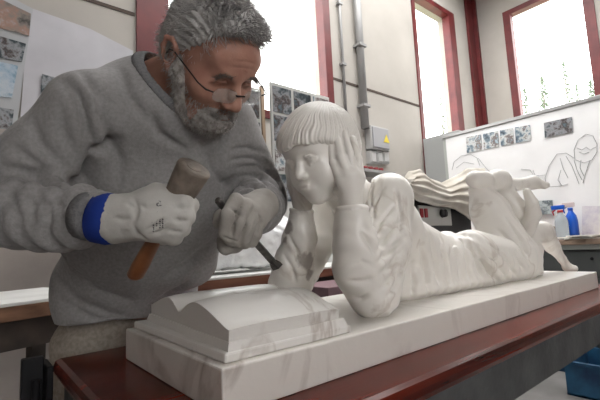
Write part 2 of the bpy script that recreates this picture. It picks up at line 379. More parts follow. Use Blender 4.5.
# ================================================================ MARBLE SCULPTURE
def hit(s, px, py, far=4.0):
    """where the sight line through a pixel meets an implicit surface (used to lay fold lines on the cloth)"""
    r = ray(px, py); c = s.l+s.h*(s.n-1)/2-CAM; t0 = max(.05, np.dot(c, r)/np.dot(r, r)-1.2); ts = np.arange(t0, t0+2.6, .002)
    p = CAM+ts[:,None]*r; ins = ((p > s.l+s.h) & (p < s.l+s.h*(s.n-2))).all(1)
    d = np.where(ins, s.sample(p), 9); j = np.argmax(d < 0)
    return p[j] if d[j] < 0 else p[np.argmin(d)]
def laid(s, lines, w, a):
    out = []
    for L in lines:
        q = []
        for i in range(len(L)-1):
            for u in (0, .5): q.append((L[i][0]+(L[i+1][0]-L[i][0])*u, L[i][1]+(L[i+1][1]-L[i][1])*u))
        q.append(L[-1][:2]); out.append(([hit(s, *x) for x in q], w, a))
    return out
def marble(name, base, vein, vs, w, seed, bump=.15, vamt=1.0):
    m = mat(name, base, .38, Subsurface_Weight=.0, Coat_Weight=.3, Coat_Roughness=.12)
    nt = m.node_tree; N = nt.nodes; L = nt.links; b = N['Principled BSDF']
    tc = N.new('ShaderNodeTexCoord'); mp = N.new('ShaderNodeMapping'); L.new(tc.outputs['Object'], mp.inputs[0]); mp.inputs['Location'].default_value = (seed, seed*.7, 3)
    mp.inputs['Scale'].default_value = (1.6, 1, .8); mp.inputs['Rotation'].default_value = (0, .3, .5)
    n = N.new('ShaderNodeTexNoise'); n.inputs['Scale'].default_value = vs; n.inputs['Detail'].default_value = 6; n.inputs['Distortion'].default_value = .9
    L.new(mp.outputs[0], n.inputs['Vector'])
    r = N.new('ShaderNodeValToRGB'); e = r.color_ramp.elements; e[0].position = .5-w; e[0].color = (*base, 1); e[1].position = .5+w; e[1].color = (*base, 1)
    x = e.new(.5); x.color = (*vein, 1); L.new(n.outputs['Fac'], r.inputs[0])
    n2 = N.new('ShaderNodeTexNoise'); n2.inputs['Scale'].default_value = vs*.6; n2.inputs['Detail'].default_value = 3; L.new(mp.outputs[0], n2.inputs['Vector'])
    r2 = N.new('ShaderNodeValToRGB'); r2.color_ramp.elements[0].position = .44; r2.color_ramp.elements[1].position = .60; r2.color_ramp.elements[1].color = (vamt,)*3+(1,)
    L.new(n2.outputs['Fac'], r2.inputs[0])
    fac = r2.outputs[0]
    if name == 'veined_marble':     # the stone is most strongly veined at its left end
        sx = N.new('ShaderNodeSeparateXYZ'); L.new(tc.outputs['Object'], sx.inputs[0])
        g_ = N.new('ShaderNodeMapRange'); L.new(sx.outputs[0], g_.inputs['Value']); g_.inputs['From Min'].default_value = .15; g_.inputs['From Max'].default_value = .55; g_.inputs['To Min'].default_value = 1; g_.inputs['To Max'].default_value = .22
        mm = N.new('ShaderNodeMath'); mm.operation = 'MULTIPLY'; L.new(fac, mm.inputs[0]); L.new(g_.outputs[0], mm.inputs[1]); fac = mm.outputs[0]
    mx = N.new('ShaderNodeMix'); mx.data_type = 'RGBA'; L.new(fac, mx.inputs[0]); mx.inputs[6].default_value = (*base, 1); L.new(r.outputs[0], mx.inputs[7])
    L.new(mx.outputs[2], b.inputs['Base Color'])
    n3 = N.new('ShaderNodeTexNoise'); n3.inputs['Scale'].default_value = 45; n3.inputs['Detail'].default_value = 5; L.new(tc.outputs['Object'], n3.inputs['Vector'])
    bp = N.new('ShaderNodeBump'); bp.inputs['Strength'].default_value = bump; bp.inputs['Distance'].default_value = .004; L.new(n3.outputs['Fac'], bp.inputs['Height']); L.new(bp.outputs[0], b.inputs['Normal'])
    return m
m_base = marble('veined_marble', (.74, .71, .67), (.20, .14, .11), 5, .055, 2.1, .25, .8)
m_fig = marble('carved_marble', (.83, .80, .755), (.45, .38, .32), 3.2, .02, 5.0, .06, .5)
m_book = marble('polished_marble', (.76, .74, .71), (.40, .34, .30), 5, .035, 7.3, .12, .8)
PX1, PY1 = 1.535, .388
sc = tag(empty('marble_sculpture', (PX1/2, PY1/2, TABLE_Z)), 'white marble sculpture of a girl lying prone over an open book, head in hands', 'sculpture')
bm = bmesh.new(); add_box(bm, (PX1/2, PY1/2, TABLE_Z+.029), (PX1, PY1, .058), bev=.003)
bm_link('plinth', bm, m_base, sc)
# open book: cross section (y, z) swept along x
def xend(y): return .222+.19*y
prof0 = [(.022, .040), (.045, .047), (.075, .057), (.105, .066), (.130, .070), (.155, .069), (.178, .061), (.198, .049), (.210, .044), (.222, .049), (.240, .062), (.262, .0685), (.285, .067), (.318, .058), (.350, .049), (.372, .043)]
_y = np.array([a for a, b in prof0]); _z = np.array([b for a, b in prof0]); _t = np.linspace(0, 15, 61); prof = [(.024, .020)]+[(float(np.interp(t, range(16), _y)), float(np.interp(np.linspace(t-.7, t+.7, 9), range(16), _z).mean())) for t in _t]+[(.370, .020)]
def sweep(name, prof, xa, xb, z0, m, nx=14):
    v = []; f = []; n = len(prof)
    for i in range(nx+1):
        u = i/nx
        for y, z in prof:
            x = xa(y)+(xb(y)-xa(y))*u; e = 1-.06*(2*u-1)**6
            v.append((x, y, PT+z0+(z*e if z > .03 else z)))
    for i in range(nx):
        for j in range(n): f.append([i*n+j, i*n+(j+1)%n, (i+1)*n+(j+1)%n, (i+1)*n+j])
    f += [list(range(n)), [nx*n+j for j in range(n)][::-1]]
    bm = bmesh.new(); bv = [bm.verts.new(x) for x in v]
    for q in f: bm.faces.new([bv[k] for k in q])
    return bm_link(name, bm, m, sc)
bk = sweep('book', prof, lambda y: .022+.06*y, xend, 0, m_book)
child_of(bk)
bm = bmesh.new(); add_box(bm, (.128, .195, PT+.0065), (.232, .362, .013), bev=.003)
bm2 = [bm.verts]; cov = bm_link('book_cover', bm, m_book, bk)
bm = bmesh.new()
pts = [(.018, .017), (.238, .015), (.292, .376), (.036, .374)]
lo = [bm.verts.new((x+.000, y, PT+.012)) for x, y in pts]; hi = [bm.verts.new((x+(.004 if i in (0, 3) else -.004), y+(.004 if i < 2 else -.004), PT+.024)) for i, (x, y) in enumerate(pts)]
bm.faces.new(lo[::-1]); bm.faces.new(hi)
for i in range(4): bm.faces.new((lo[i], lo[(i+1)%4], hi[(i+1)%4], hi[i]))
bm_link('page_block', bm, m_book, bk)
# ---- girl's head
hc = P(321, 155, .868); gs = .94
gF = nrm((-.93, -.10, -.36)); gL = nrm(np.cross(EZ, gF)+EZ*-.0); gU = np.cross(gF, gL)
def H(f, l, u): return hc+gs*(gF*f+gL*l+gU*u)
GA = (gF, gL, gU)
def gell(c, r, **k): return ell(H(*c), np.array(r)*gs, GA, **k)
head = [gell((-.006, 0, .03), (.086, .070, .074)), gell((.018, 0, -.022), (.060, .056, .078)),
    gell((.044, .030, -.036), (.030, .030, .034), k=.03), gell((.044, -.030, -.036), (.030, .030, .034), k=.03),
    gell((.052, 0, -.083), (.020, .022, .018), k=.025),
    gell((.060, 0, .030), (.022, .045, .030), k=.03),
    gell((.0745, 0, -.056), (.012, .020, .012), k=.014),
    cap(H(.074, 0, .006), H(.092, 0, -.024), .007*gs, .0095*gs, k=.010),
    gell((.085, .009, -.029), (.008, .007, .006), k=.006), gell((.085, -.009, -.029), (.008, .007, .006), k=.006),
    gell((.083, .029, .004), (.012, .017, .010), sub=True, k=.012), gell((.083, -.029, .004), (.012, .017, .010), sub=True, k=.012),
    gell((.0665, .029, .001), (.0125, .0145, .0115), k=.003), gell((.0665, -.029, .001), (.0125, .0145, .0115), k=.003),
    gell((.0875, 0, -.0480), (.006, .015, .0042), k=.005), gell((.0858, 0, -.0565), (.006, .012, .0048), k=.005),
    cap(H(.0925, -.015, -.0522), H(.0925, .015, -.0522), .0016, sub=True, k=.002)]
for s_ in (1, -1):
    head += chain([H(.071, s_*.013, .0045), H(.0785, s_*.022, .0105), H(.078, s_*.034, .0105), H(.069, s_*.043, .004)], [.0022*gs]*4, k=.003)
    head += chain([H(.071, s_*.015, -.001), H(.077, s_*.028, -.0075), H(.070, s_*.042, .000)], [.0018*gs]*3, k=.003)
nk = (.505, .205, 1.13)
neck = [cap(H(-.02, 0, -.05), nk, .050, .058, k=.02)]
def fingers(wr, kn, mid, tips, r, thumb, back):
    out = []
    for a, b, c in zip(kn, mid, tips):
        out += [cap(wr, a, .016, .0125, k=.010), cap(a, b, .0108, .0100, k=.003), cap(b, c, .0100, .0078, k=.002)]
    out += chain(thumb, [.014, .011, .009, .0075], k=.006)
    return out
d0 = .808
wrN = P(351, 204, d0)
handN = fingers(P(351, 198, d0), [P(341, 181, d0-.008), P(347, 174, d0-.012), P(353.5, 174, d0-.008), P(359.5, 178, d0+.004)],
    [P(333.5, 163, d0-.008), P(340, 156, d0-.014), P(348.5, 153, d0-.010), P(357.5, 159, d0+.006)],
    [P(331.5, 147, d0-.004), P(336.5, 138, d0-.004), P(343.5, 133, d0+.004), P(352.5, 139, d0+.016)], .0085,
    [P(351, 200, d0), P(344, 196, d0+.004), P(337, 190, d0+.018), P(333, 182, d0+.026)], 0)
handN += [cap(wrN, P(352, 178, d0), .0175, .020, k=.012), cap(P(352, 222, d0+.004), wrN, .020, .0175)]
d1 = .925
wrF = P(303, 206, d1)
handF = fingers(P(302, 200, d1), [P(299, 184, d1), P(295, 180, d1+.01), P(293, 182, d1+.02), P(292, 186, d1+.03)],
    [P(298, 168, d1-.005), P(292.5, 163, d1+.0), P(289.5, 164, d1+.02), P(289, 170, d1+.03)],
    [P(300, 156, d1-.0), P(294, 148, d1), P(291, 150, d1+.02), P(290, 156, d1+.03)], .008,
    [P(302, 200, d1), P(306, 196, d1-.01), P(310, 188, d1-.015), P(310, 180, d1-.015)], 0)
handF += [cap(wrF, P(297, 182, d1+.01), .018, .020, k=.012), cap(P(300, 225, d1+.005), wrF, .020, .0175)]
# lower legs and feet behind the drapery
D5 = 1.50
feet = [cap(P(497, 180.5, D5-.03), P(500, 181, D5-.03), .042, .041, k=.005), *chain([P(503, 184, D5), P(518, 184.5, D5+.01), P(533, 182.5, D5+.02), P(540, 184, D5+.02)], [.026, .022, .026, .018], k=.008),
    cap(P(542, 185, D5+.01), P(547, 185, D5+.01), .013, .011, k=.006), cap(P(540, 186, D5+.03), P(545, 187, D5+.04), .010, .009, k=.004),
    cap(P(484, 180, D5-.05), P(475, 179.5, D5-.06), .033, .032, k=.006),
    *chain([P(500, 190, D5), P(514, 210, D5-.01), P(527, 232, D5-.02), P(535, 250, D5-.03), P(535, 270, D5-.04)], [.043, .046, .034, .026, .026], k=.010),
    cap(P(535, 272, 1.455), P(523, 276, 1.43), .022, .018, k=.015),
    *chain([P(527, 192, D5-.08), P(532, 203, D5-.08), P(533.5, 214, D5-.07), P(527, 230, D5-.05)], [.014, .021, .026, .026], k=.004),
    *chain([P(533, 232, D5), P(543, 232, D5+.03), P(552, 246, D5+.05), P(562, 259, D5+.06)], [.040, .037, .026, .0145], k=.015),
    cap(P(562, 259, D5+.06), P(568, 267.5, D5+.07), .015, .016, k=.01), cap(P(567, 267.5, D5+.07), P(574.5, 268.5, D5+.06), .016, .013, k=.01)]
legs = [cap((.98, .17, 1.0), (1.30, .16, .97), .075, .055), cap((1.30, .16, .97), P(486, 195, 1.46), .045, .035), cap((.98, .27, 1.0), (1.33, .26, .97), .075, .055),
    cap((1.33, .26, .97), P(503, 190, D5), .05, .035)]
S_N = P(389, 197, .925); E_N = np.array([.385, .086, .955]); S_F = np.array([.50, .30, 1.145]); E_F = np.array([.352, .318, .957])
armsb = [cap(nk, S_N, .05, .04), cap(S_N, E_N, .038, .034), cap(E_N, P(352, 222, d0+.004), .034, .021), cap(nk, S_F, .05, .04), cap(S_F, E_F, .038, .034), cap(E_F, P(300, 225, d1+.005), .034, .021),
    cap(nk, (.60, .2, 1.07), .07, .075), cap((.60, .2, 1.07), (.85, .205, .995), .075, .065), cap((.85, .205, .995), (1.0, .2, .995), .065, .07)]
def gdisp(V, n):
    q = (V-hc)@np.array(GA).T/gs; return np.zeros(len(V))
body, sb = blob('figure', neck+feet+legs+armsb, .0055, None, None, k=.03) if False else (None, None)
prims_all = neck+feet+legs+armsb+handN+handF
gbody, s_gb = blob('girl_figure', prims_all, .0045, m_fig, sc, k=.016, it=1)
child_of(gbody)
ghead, s_gh = blob('head', head+[cap(H(-.02, 0, -.05), H(-.05, 0, -.11), .048, .05, k=.02)], .0021, m_fig, gbody, k=.016, it=1)
ghands, _ = blob('hand', handN, .0019, m_fig, gbody, k=.006, it=1)
ghand2, _ = blob('hand', handF, .0026, m_fig, gbody, k=.006, it=1)
# hair: bowl cut with carved strands fanning out from the crown
def hair_post(g, D):
    q = (g-hc)/gs; f = q@gF; l = q@gL; u = q@gU
    edge = np.interp(f, [-.12, -.05, .0, .03, .05, .075, .12], [-.045, -.035, .0, .012, .026, .036, .036])
    edge = edge+.004*np.sin(l*110)*(f > .03)
    return -smin(-D, -(edge-u)*gs*.85, .007)
def hair_disp(V, n):
    q = (V-hc)/gs; f = q@gF; l = q@gL; u = q@gU
    ph = np.arctan2(l-.030, f+.030); rr = np.sqrt((f+.030)**2+(l-.030)**2)
    sw = ph+.25*np.clip((.125-u)/.09, 0, 1.2)+.05*vnoise(V, 30, 2)
    g = np.sin(sw*46+1.6*vnoise(V, 25, 1))*.5+np.sin(sw*97+2*vnoise(V, 20, 4))*.5
    return g*.0014*np.clip(rr/.02, 0, 1)
ghair, _ = blob('hair', [gell((-.010, 0, .034), (.099, .083, .087)), gell((.045, 0, .045), (.050, .064, .040), k=.02), gell((-.05, 0, -.0), (.055, .068, .07), k=.02)], .0017, m_fig, gbody, k=.01, post=hair_post, disp=hair_disp, it=1)
# ---- dress
cuffN = P(351.5, 207, d0+.002); cuffF = P(302, 209, d1+.002)
slN = chain([S_N, (S_N+E_N)/2+np.array([.012, 0, 0]), E_N+np.array([.012, 0, .0])], [.052, .053, .050])+chain([E_N+np.array([-.004, 0, -.004]), P(358, 268, .80), P(355, 240, .802), P(352.5, 220, .806), cuffN], [.047, .0475, .041, .033, .027], k=.02)
slF = chain([S_F, E_F+np.array([.01, 0, 0])], [.052, .048])+chain([E_F, P(293, 265, .945), P(300, 238, .935), cuffF], [.046, .045, .036, .027], k=.02)
torso = [ell((.545, .205, 1.095), (.105, .125, .088), (nrm((1, 0, -.35)), EY, nrm((.35, 0, 1)))), cap((.60, .19, 1.06), (.78, .205, .985), .085, .078), cap((.60, .24, 1.06), (.78, .235, .985), .085, .078),
    cap((.70, .205, .985), (.86, .205, .97), .09, .085), cap(S_N, nk, .050, .055), cap(S_F, nk, .050, .055),
    ell((.955, .17, .998), (.10, .075, .078)), ell((.955, .25, .998), (.10, .075, .078)),
    cap((.95, .16, .975), (1.27, .155, .965), .072, .058), cap((.95, .25, .975), (1.30, .25, .965), .072, .055),
    ell((.62, .19, .95), (.12, .07, .05)), ell((.9, .2, .93), (.40, .095, .03), k=.03)]
drape = [cap((1.22, .165, .985), P(489, 210, 1.46), .088, .060, k=.04), cap(P(489, 210, 1.46), P(481, 191, 1.47), .060, .040, k=.03), cap((1.16, .15, .955), (1.28, .14, .955), .055, .045, k=.03)]
def dress_post(g, D):
    D = np.maximum(D, PT-.004-g[...,2])
    for c, b, r in ((cuffN, P(352.5, 225, .806), .03), (cuffF, P(300, 238, .935), .03)):
        ax = nrm(c-b); h = (g-c)@ax; near = np.linalg.norm(g-c, axis=-1) < .075
        D = np.where(near, np.maximum(D, h), D)
    hole = prim_d(cap(nk+np.array([-.02, 0, .03]), H(-.03, 0, -.05), .052, .07), g)
    return np.maximum(D, -hole)
s_pre = SDF(slN+slF+torso+drape, .006, .022, dress_post)
F1 = [[(421, 246), (428, 272), (428, 296)], [(431, 236), (437, 262), (440, 292)], [(438, 235), (447, 262), (450, 290)], [(447, 232), (458, 258), (461, 288)], [(455, 232), (467, 256), (472, 286)], [(463, 234), (477, 258), (483, 284)],
    [(412, 262), (416, 282), (412, 299)], [(486, 262), (494, 274), (498, 283)]]
F2 = [[(376, 252), (384, 238), (400, 220)], [(377, 262), (390, 250), (406, 236)], [(379, 275), (392, 264), (402, 250)], [(381, 288), (390, 278), (398, 266)], [(374, 242), (380, 222), (394, 206)], [(372, 228), (374, 205), (384, 188)], [(369, 215), (371, 195), (374, 180)],
    [(375, 256), (368, 240), (360, 232)], [(374, 266), (362, 262), (350, 266)], [(374, 278), (362, 282), (346, 280)], [(372, 292), (360, 299), (350, 298)], [(396, 190), (402, 215), (400, 240)], [(386, 300), (396, 285), (404, 262)],
    [(288, 235), (296, 250), (300, 268)], [(284, 255), (292, 268), (296, 282)]]
F3 = [[(482, 248), (498, 262), (508, 280)], [(488, 243), (506, 258), (518, 278)], [(494, 238), (514, 254), (527, 273)], [(478, 255), (490, 268), (500, 283)], [(498, 230), (518, 246), (531, 266)], [(470, 236), (486, 262), (494, 284)], [(506, 218), (522, 240), (532, 262)]]
folds = laid(s_pre, F1, .0075, -.017)+laid(s_pre, F2, .0050, -.0085)+laid(s_pre, F3, .0070, -.015)
def dress_disp(V, n):
    d = creases(V, folds)
    w = np.clip((V[:,0]-.62)/.1, 0, 1)*np.clip((1.35-V[:,0])/.1, 0, 1)
    d += w*.0022*np.sin(V[:,0]*150+3*vnoise(V, 9, 3)+V[:,2]*25)
    sl = np.clip((.58-V[:,0])/.05, 0, 1)*np.clip((1.12-V[:,2])/.04, 0, 1)
    d += sl*.0008*np.sin((V[:,2]+V[:,0]*.8)*170+3*vnoise(V, 14, 5))+.0015*vnoise(V, 22, 4)
    for c, b in ((cuffN, P(352.5, 225, .806)), (cuffF, P(300, 238, .935))):
        ax = nrm(c-b); h = -(V-c)@ax; nr = np.linalg.norm(V-c, axis=1) < .06
        d += nr*(.0022*(h < .006)+0*h)
    return d
m_drs = marble('stained_marble', (.83, .80, .755), (.45, .38, .32), 3.2, .02, 5.0, .06, .5)
_nt = m_drs.node_tree; _N = _nt.nodes; _L = _nt.links; _b = _N['Principled BSDF']; _src = _b.inputs['Base Color'].links[0].from_socket
_tc = _N.new('ShaderNodeTexCoord'); _nz = _N.new('ShaderNodeTexNoise'); _nz.inputs['Scale'].default_value = 55; _nz.inputs['Detail'].default_value = 6; _L.new(_tc.outputs['Object'], _nz.inputs['Vector'])
for (sx, sy, sd_, sr) in ((307, 262, .91, .022), (287, 228, .91, .016), (284, 240, .91, .012), (311, 275, .92, .014)):
    _ds = _N.new('ShaderNodeVectorMath'); _ds.operation = 'DISTANCE'; _L.new(_tc.outputs['Object'], _ds.inputs[0]); _ds.inputs[1].default_value = tuple(P(sx, sy, sd_))
    _m1 = _N.new('ShaderNodeMath'); _m1.operation = 'DIVIDE'; _L.new(_ds.outputs['Value'], _m1.inputs[0]); _m1.inputs[1].default_value = sr*1.9
    _m2 = _N.new('ShaderNodeMath'); _m2.operation = 'SUBTRACT'; _L.new(_nz.outputs['Fac'], _m2.inputs[0]); _L.new(_m1.outputs[0], _m2.inputs[1])
    _r = _N.new('ShaderNodeMapRange'); _r.inputs['From Min'].default_value = -.12; _r.inputs['From Max'].default_value = .12; _L.new(_m2.outputs[0], _r.inputs['Value']); _r.inputs['To Max'].default_value = .6
    _mx = _N.new('ShaderNodeMix'); _mx.data_type = 'RGBA'; _L.new(_r.outputs[0], _mx.inputs[0]); _L.new(_src, _mx.inputs[6]); _mx.inputs[7].default_value = (.16, .12, .10, 1); _src = _mx.outputs[2]
_L.new(_src, _b.inputs['Base Color'])
gdress, s_dr = blob('dress', slN+slF+torso+drape, .0034, m_drs, gbody, k=.022, post=dress_post, disp=dress_disp, it=2)
# ================================================================ THE SCULPTOR
def C(v): return R3@np.asarray(v, float)          # direction given in camera axes -> world
m_skin = noisy(mat('skin', (.42, .22, .16), .5, Subsurface_Weight=.08, Subsurface_Radius=(.012, .005, .003), Subsurface_Scale=.5), (.34, .155, .115), (.46, .25, .185), 26, 5, .3, .7, bump=.2, bscale=400)
m_swt = noisy(mat('grey_sweatshirt', (.2, .2, .2), .95, spec=.1, Sheen_Weight=.15), (.235, .228, .228), (.305, .296, .296), 160, 4, .3, .7, bump=.35, bscale=500)
m_rib = noisy(mat('sweatshirt_rib', (.17, .17, .175), .95, spec=.1), (.15, .15, .155), (.2, .2, .205), 200, 3, bump=.4, bscale=400)
m_trs = noisy(mat('beige_trousers', (.2, .17, .14), .95, spec=.1), (.27, .235, .20), (.36, .32, .275), 120, 4, bump=.3, bscale=500)
m_hair = noisy(mat('grey_hair', (.25, .24, .23), .6, spec=.3), (.33, .32, .315), (.56, .55, .54), 25, 3, .3, .7)
m_beard = noisy(mat('grey_beard', (.3, .28, .27), .7, spec=.2), (.24, .215, .20), (.52, .50, .48), 90, 3, .3, .7)
m_brow = mat('brow_hair', (.20, .17, .155), .8)
m_glv = noisy(mat('white_leather_glove', (.5, .49, .46), .75, spec=.25), (.42, .41, .385), (.56, .55, .525), 14, 6, .3, .7, bump=.3, bscale=180)
m_glv2 = noisy(mat('worn_grey_glove', (.36, .34, .32), .8, spec=.2), (.27, .25, .23), (.42, .40, .37), 16, 6, .3, .7, bump=.3, bscale=180)
m_blue = mat('glove_blue', (.012, .035, .22), .8, spec=.2)
m_ink = mat('print_ink', (.06, .06, .07), .8)
# feet below the hips, behind the table
hipc = P(130, 345, 1.07)
man = tag(empty('person', (hipc[0], hipc[1], 0)), 'bearded person in grey sweatshirt and rimless glasses, bent over the sculpture with mallet and chisel', 'person')
# ---- head frame
mF = nrm(C((.60, -.69, .42))); mL = C((.68, .13, -.73)); mL = nrm(mL-mF*mL.dot(mF)); mU = np.cross(mF, mL); mc = P(210, 62, .75)
MA = (mF, mL, mU); ms = .95
def M(f, l, u): return mc+ms*(mF*f+mL*l+mU*u)
def mell(c, r, **k): return ell(M(*c), np.array(r)*ms, MA, **k)
SR = P(84, 112, .72); ER = P(-12, 213, .70); WR = P(99, 217, .607)
SL = P(222, 122, .89); EL = P(261, 196, .985); WL = P(250, 213, .79)
nb = P(160, 92, .84)
mhead = [mell((-.012, 0, .035), (.098, .076, .085)), mell((.020, 0, -.030), (.066, .060, .085)),
    mell((.070, 0, .045), (.022, .050, .032), k=.03), cap(M(.083, -.028, .022), M(.083, .028, .022), .010, k=.014),
    mell((.060, .040, -.020), (.026, .024, .024), k=.03), mell((.060, -.040, -.020), (.026, .024, .024), k=.03),
    mell((.066, 0, -.098), (.024, .028, .022), k=.03), mell((.035, .035, -.085), (.035, .022, .026), k=.03), mell((.035, -.035, -.085), (.035, .022, .026), k=.03),
    cap(M(.086, 0, .016), M(.112, 0, -.026), .008, .0115, k=.012), mell((.101, .013, -.031), (.012, .0085, .008), k=.007), mell((.101, -.013, -.031), (.012, .0085, .008), k=.007),
    mell((.093, .031, .004), (.014, .018, .012), sub=True, k=.012), mell((.093, -.031, .004), (.014, .018, .012), sub=True, k=.012),
    mell((.086, 0, -.060), (.012, .024, .014), k=.015), mell((.097, 0, -.0555), (.006, .020, .0045), k=.005), mell((.095, 0, -.0655), (.007, .017, .0055), k=.005),
    cap(M(.103, -.021, -.0605), M(.103, .021, -.0605), .0018, sub=True, k=.003)]
for s_ in (1, -1):
    mhead += [mell((.0725, s_*.031, .002), (.0135, .0155, .0128), k=.002)]
    mhead += chain([M(.080, s_*.016, .003), M(.0875, s_*.024, .0085), M(.086, s_*.037, .008), M(.076, s_*.047, .001)], [.003]*4, k=.003)
    mhead += chain([M(.080, s_*.018, -.003), M(.084, s_*.031, -.011), M(.077, s_*.045, -.004)], [.0028]*3, k=.004)
    e0 = lambda f, u, o=0: M(-.008+f, s_*(.078+o), -.002+u)
    mhead += [mell((-.010, s_*.077, -.002), (.013, .005, .024), k=.008), *chain([e0(.010, .006, .0), e0(.009, .022, .004), e0(-.002, .031, .007), e0(-.014, .026, .011), e0(-.018, .010, .012), e0(-.014, -.006, .009), e0(-.004, -.018, .005)], [.0036, .0042, .0046, .0046, .0044, .004, .004], k=.004),
        mell((-.008, s_*.0815, -.026), (.007, .0045, .008), k=.006), cap(e0(-.002, .004, .006), e0(-.006, -.008, .006), .0055, sub=True, k=.004)]
neckm = [cap(M(-.022, 0, -.04), nb, .058, .066, k=.025), cap(M(.02, 0, -.08), P(172, 105, .80), .030, .045, k=.03)]
torsob = [cap(SR, SL, .032, k=.02), ell(P(150, 165, .90), (.11, .07, .13)), cap(P(145, 190, .92), hipc, .09, .05), cap(SR, ER, .032, .034), cap(ER, WR, .036, .024), cap(SL, EL, .034, .034), cap(EL, WL, .036, .024)]
legb = []
for s_ in (-1, 1):
    h = hipc+EX*s_*.10; legb += [cap(h, (h[0]+s_*.03, h[1]-.01, .46), .06, .05), cap((h[0]+s_*.03, h[1]-.01, .46), (h[0]+s_*.05, h[1]+.03, .06), .05, .035)]
mbody, s_mb = blob('body', neckm+torsob+legb, .009, m_skin, man, k=.03)
child_of(mbody)
mhd, s_mh = blob('head', mhead+[cap(M(-.022, 0, -.04), (M(-.022, 0, -.04)+nb)/2, .058, .061, k=.025)], .0024, m_skin, mbody, k=.014,
    disp=lambda V, n: .0007*vnoise(V, 90, 3)+creases(V, [([M(.098, s*.018, -.028), M(.088, s*.032, -.050), M(.078, s*.036, -.066)], .003, -.0022) for s in (1, -1)]+[([M(.094, -.03, z), M(.096, 0, z+.004), M(.094, .03, z)], .0022, -.0011) for z in (.042, .054)]))
# eyes behind the lenses
m_eye = mat('eye_dark', (.05, .035, .03), .2)
# ---- hair
def strands(name, roots, dirs, lens, r, m, parent, droop=0.0, seed=1, seg=3):
    rg = np.random.default_rng(seed); n = len(roots); V = []; Fc = []
    lens = np.broadcast_to(lens, (n,)); side = np.cross(dirs, rg.normal(size=(n, 3))); side /= np.linalg.norm(side, axis=1, keepdims=True)+1e-9
    w2 = np.cross(dirs, side); curl = rg.normal(0, .18, (n, 3))
    for k in range(seg+1):
        u = k/seg; c = roots+dirs*(lens*u)[:,None]+(side*curl[:,:1]+w2*curl[:,1:2])*(lens*u*u)[:,None]-EZ*(droop*u*u*lens)[:,None]
        rr = r*(1-.75*u)
        for a in range(3):
            an = a*2*math.pi/3; V.append(c+rr*(math.cos(an)*side+math.sin(an)*w2))
    V = np.stack(V, 1).reshape(n, (seg+1)*3, 3); F = []
    for k in range(seg):
        for a in range(3): F.append([k*3+a, k*3+(a+1)%3, (k+1)*3+(a+1)%3, (k+1)*3+a])
    F = np.array(F); allF = (np.arange(n)[:,None,None]*((seg+1)*3)+F[None]).reshape(-1, 4)
    return V.reshape(-1, 3), allF
def mq(V): q = (V-mc)/ms; return q@mF, q@mL, q@mU
def hairline(f, l): return np.interp(f, [-.12, -.06, -.02, .0, .02, .04, .06, .09], [-.055, -.045, -.005, .018, .022, .050, .084, .105])
def hpost(g, D):
    f, l, u = mq(g); return -smin(-D, -(hairline(f, l)-u)*.9, .010)
capS = [mell((-.016, 0, .038), (.104, .081, .096)), mell((-.06, 0, -.005), (.052, .066, .06), k=.02), mell((.040, 0, .078), (.05, .058, .048), k=.02)]
def hdis(V, n):
    f, l, u = mq(V); return .004*vnoise(V*np.array([1, 1, 1]), 45, 2)+.0022*np.sin(60*np.arctan2(l, u-.0)+4*vnoise(V, 22, 5))*1
hs = SDF(capS, .004, .012, hpost); hv, hf = hs.mesh(); hn = vnormals(hv, hf); hv = relax(hv, hf, 1); capd = hdis(hv, hn)
rg = np.random.default_rng(5); pick = rg.integers(0, len(hv), 7500)
rt = hv[pick]; nn_ = hn[pick]; f, l, u = mq(rt)
flow = mF*.95+mL*(.25*np.sign(l)[:,None])-mU*(.0+1.0*np.clip((-f+.0)/.06, 0, 1)[:,None])+mF*0
flow = np.where((f < -.04)[:,None], -mU*1.0-mF*.1+0*flow, flow); side_ = (np.abs(l) > .06)
flow = np.where(side_[:,None], -mU*.55-mF*.75, flow)
dr = nn_*.38+flow*.9+.55*np.stack([vnoise(rt, 28, 11), vnoise(rt, 28, 12), vnoise(rt, 28, 13)], 1)+rg.normal(0, .13, (len(rt), 3)); dr /= np.linalg.norm(dr, axis=1, keepdims=True)
ln = np.where(side_ | (f < -.04), .013, .021)*rg.uniform(.6, 1.4, len(rt))
sv, sf = strands('h', rt-nn_*.002, dr, ln, .0008, None, None, seed=3)
hair_ob = link('hair', np.concatenate([hv+hn*capd[:,None], sv]), np.concatenate([hf, sf+len(hv)]), m_hair, man, True)
# ---- beard and brows
def on_head(n, f_l_u_mask, seed):
    V, F = s_mh.mesh(); N_ = vnormals(V, F); f, l, u = mq(V); m = f_l_u_mask(f, l, u); V = V[m]; N_ = N_[m]
    rg = np.random.default_rng(seed); i = rg.integers(0, len(V), n); return V[i], N_[i]
def bmask(f, l, u):
    lip = (np.abs(u+.0605) < .0085) & (np.abs(l) < .019) & (f > .07)
    top = np.interp(f, [-.02, .01, .03, .06, .08, .10], [.01, .015, -.025, -.040, -.044, -.044])
    return (u < top) & (u > -.135) & (f > -.022) & ~lip & ~((f > .10) & (u > -.045))
def beard_post(g, D):
    f, l, u = mq(g)
    top = np.interp(f, [-.03, .006, .018, .035, .06, .08, .10], [.0, .012, -.012, -.034, -.048, -.048, -.046])
    lip = np.sqrt((l/.019)**2+((u+.0605)/.008)**2+((f-.1)/.03)**2)-1
    D = np.maximum(D, (u-top)*.8); D = np.maximum(D, -lip*.01); return np.maximum(D, -(f+.018))
bshell = [*chain([M(.008, .062, .02), M(.010, .062, -.02), M(.03, .046, -.080)], [.012, .016, .021], k=.015), *chain([M(.008, -.062, .02), M(.010, -.062, -.02), M(.03, -.046, -.080)], [.012, .016, .021], k=.015), mell((.036, 0, -.088), (.058, .056, .036), k=.02),
    mell((.066, 0, -.070), (.036, .042, .036), k=.02)]
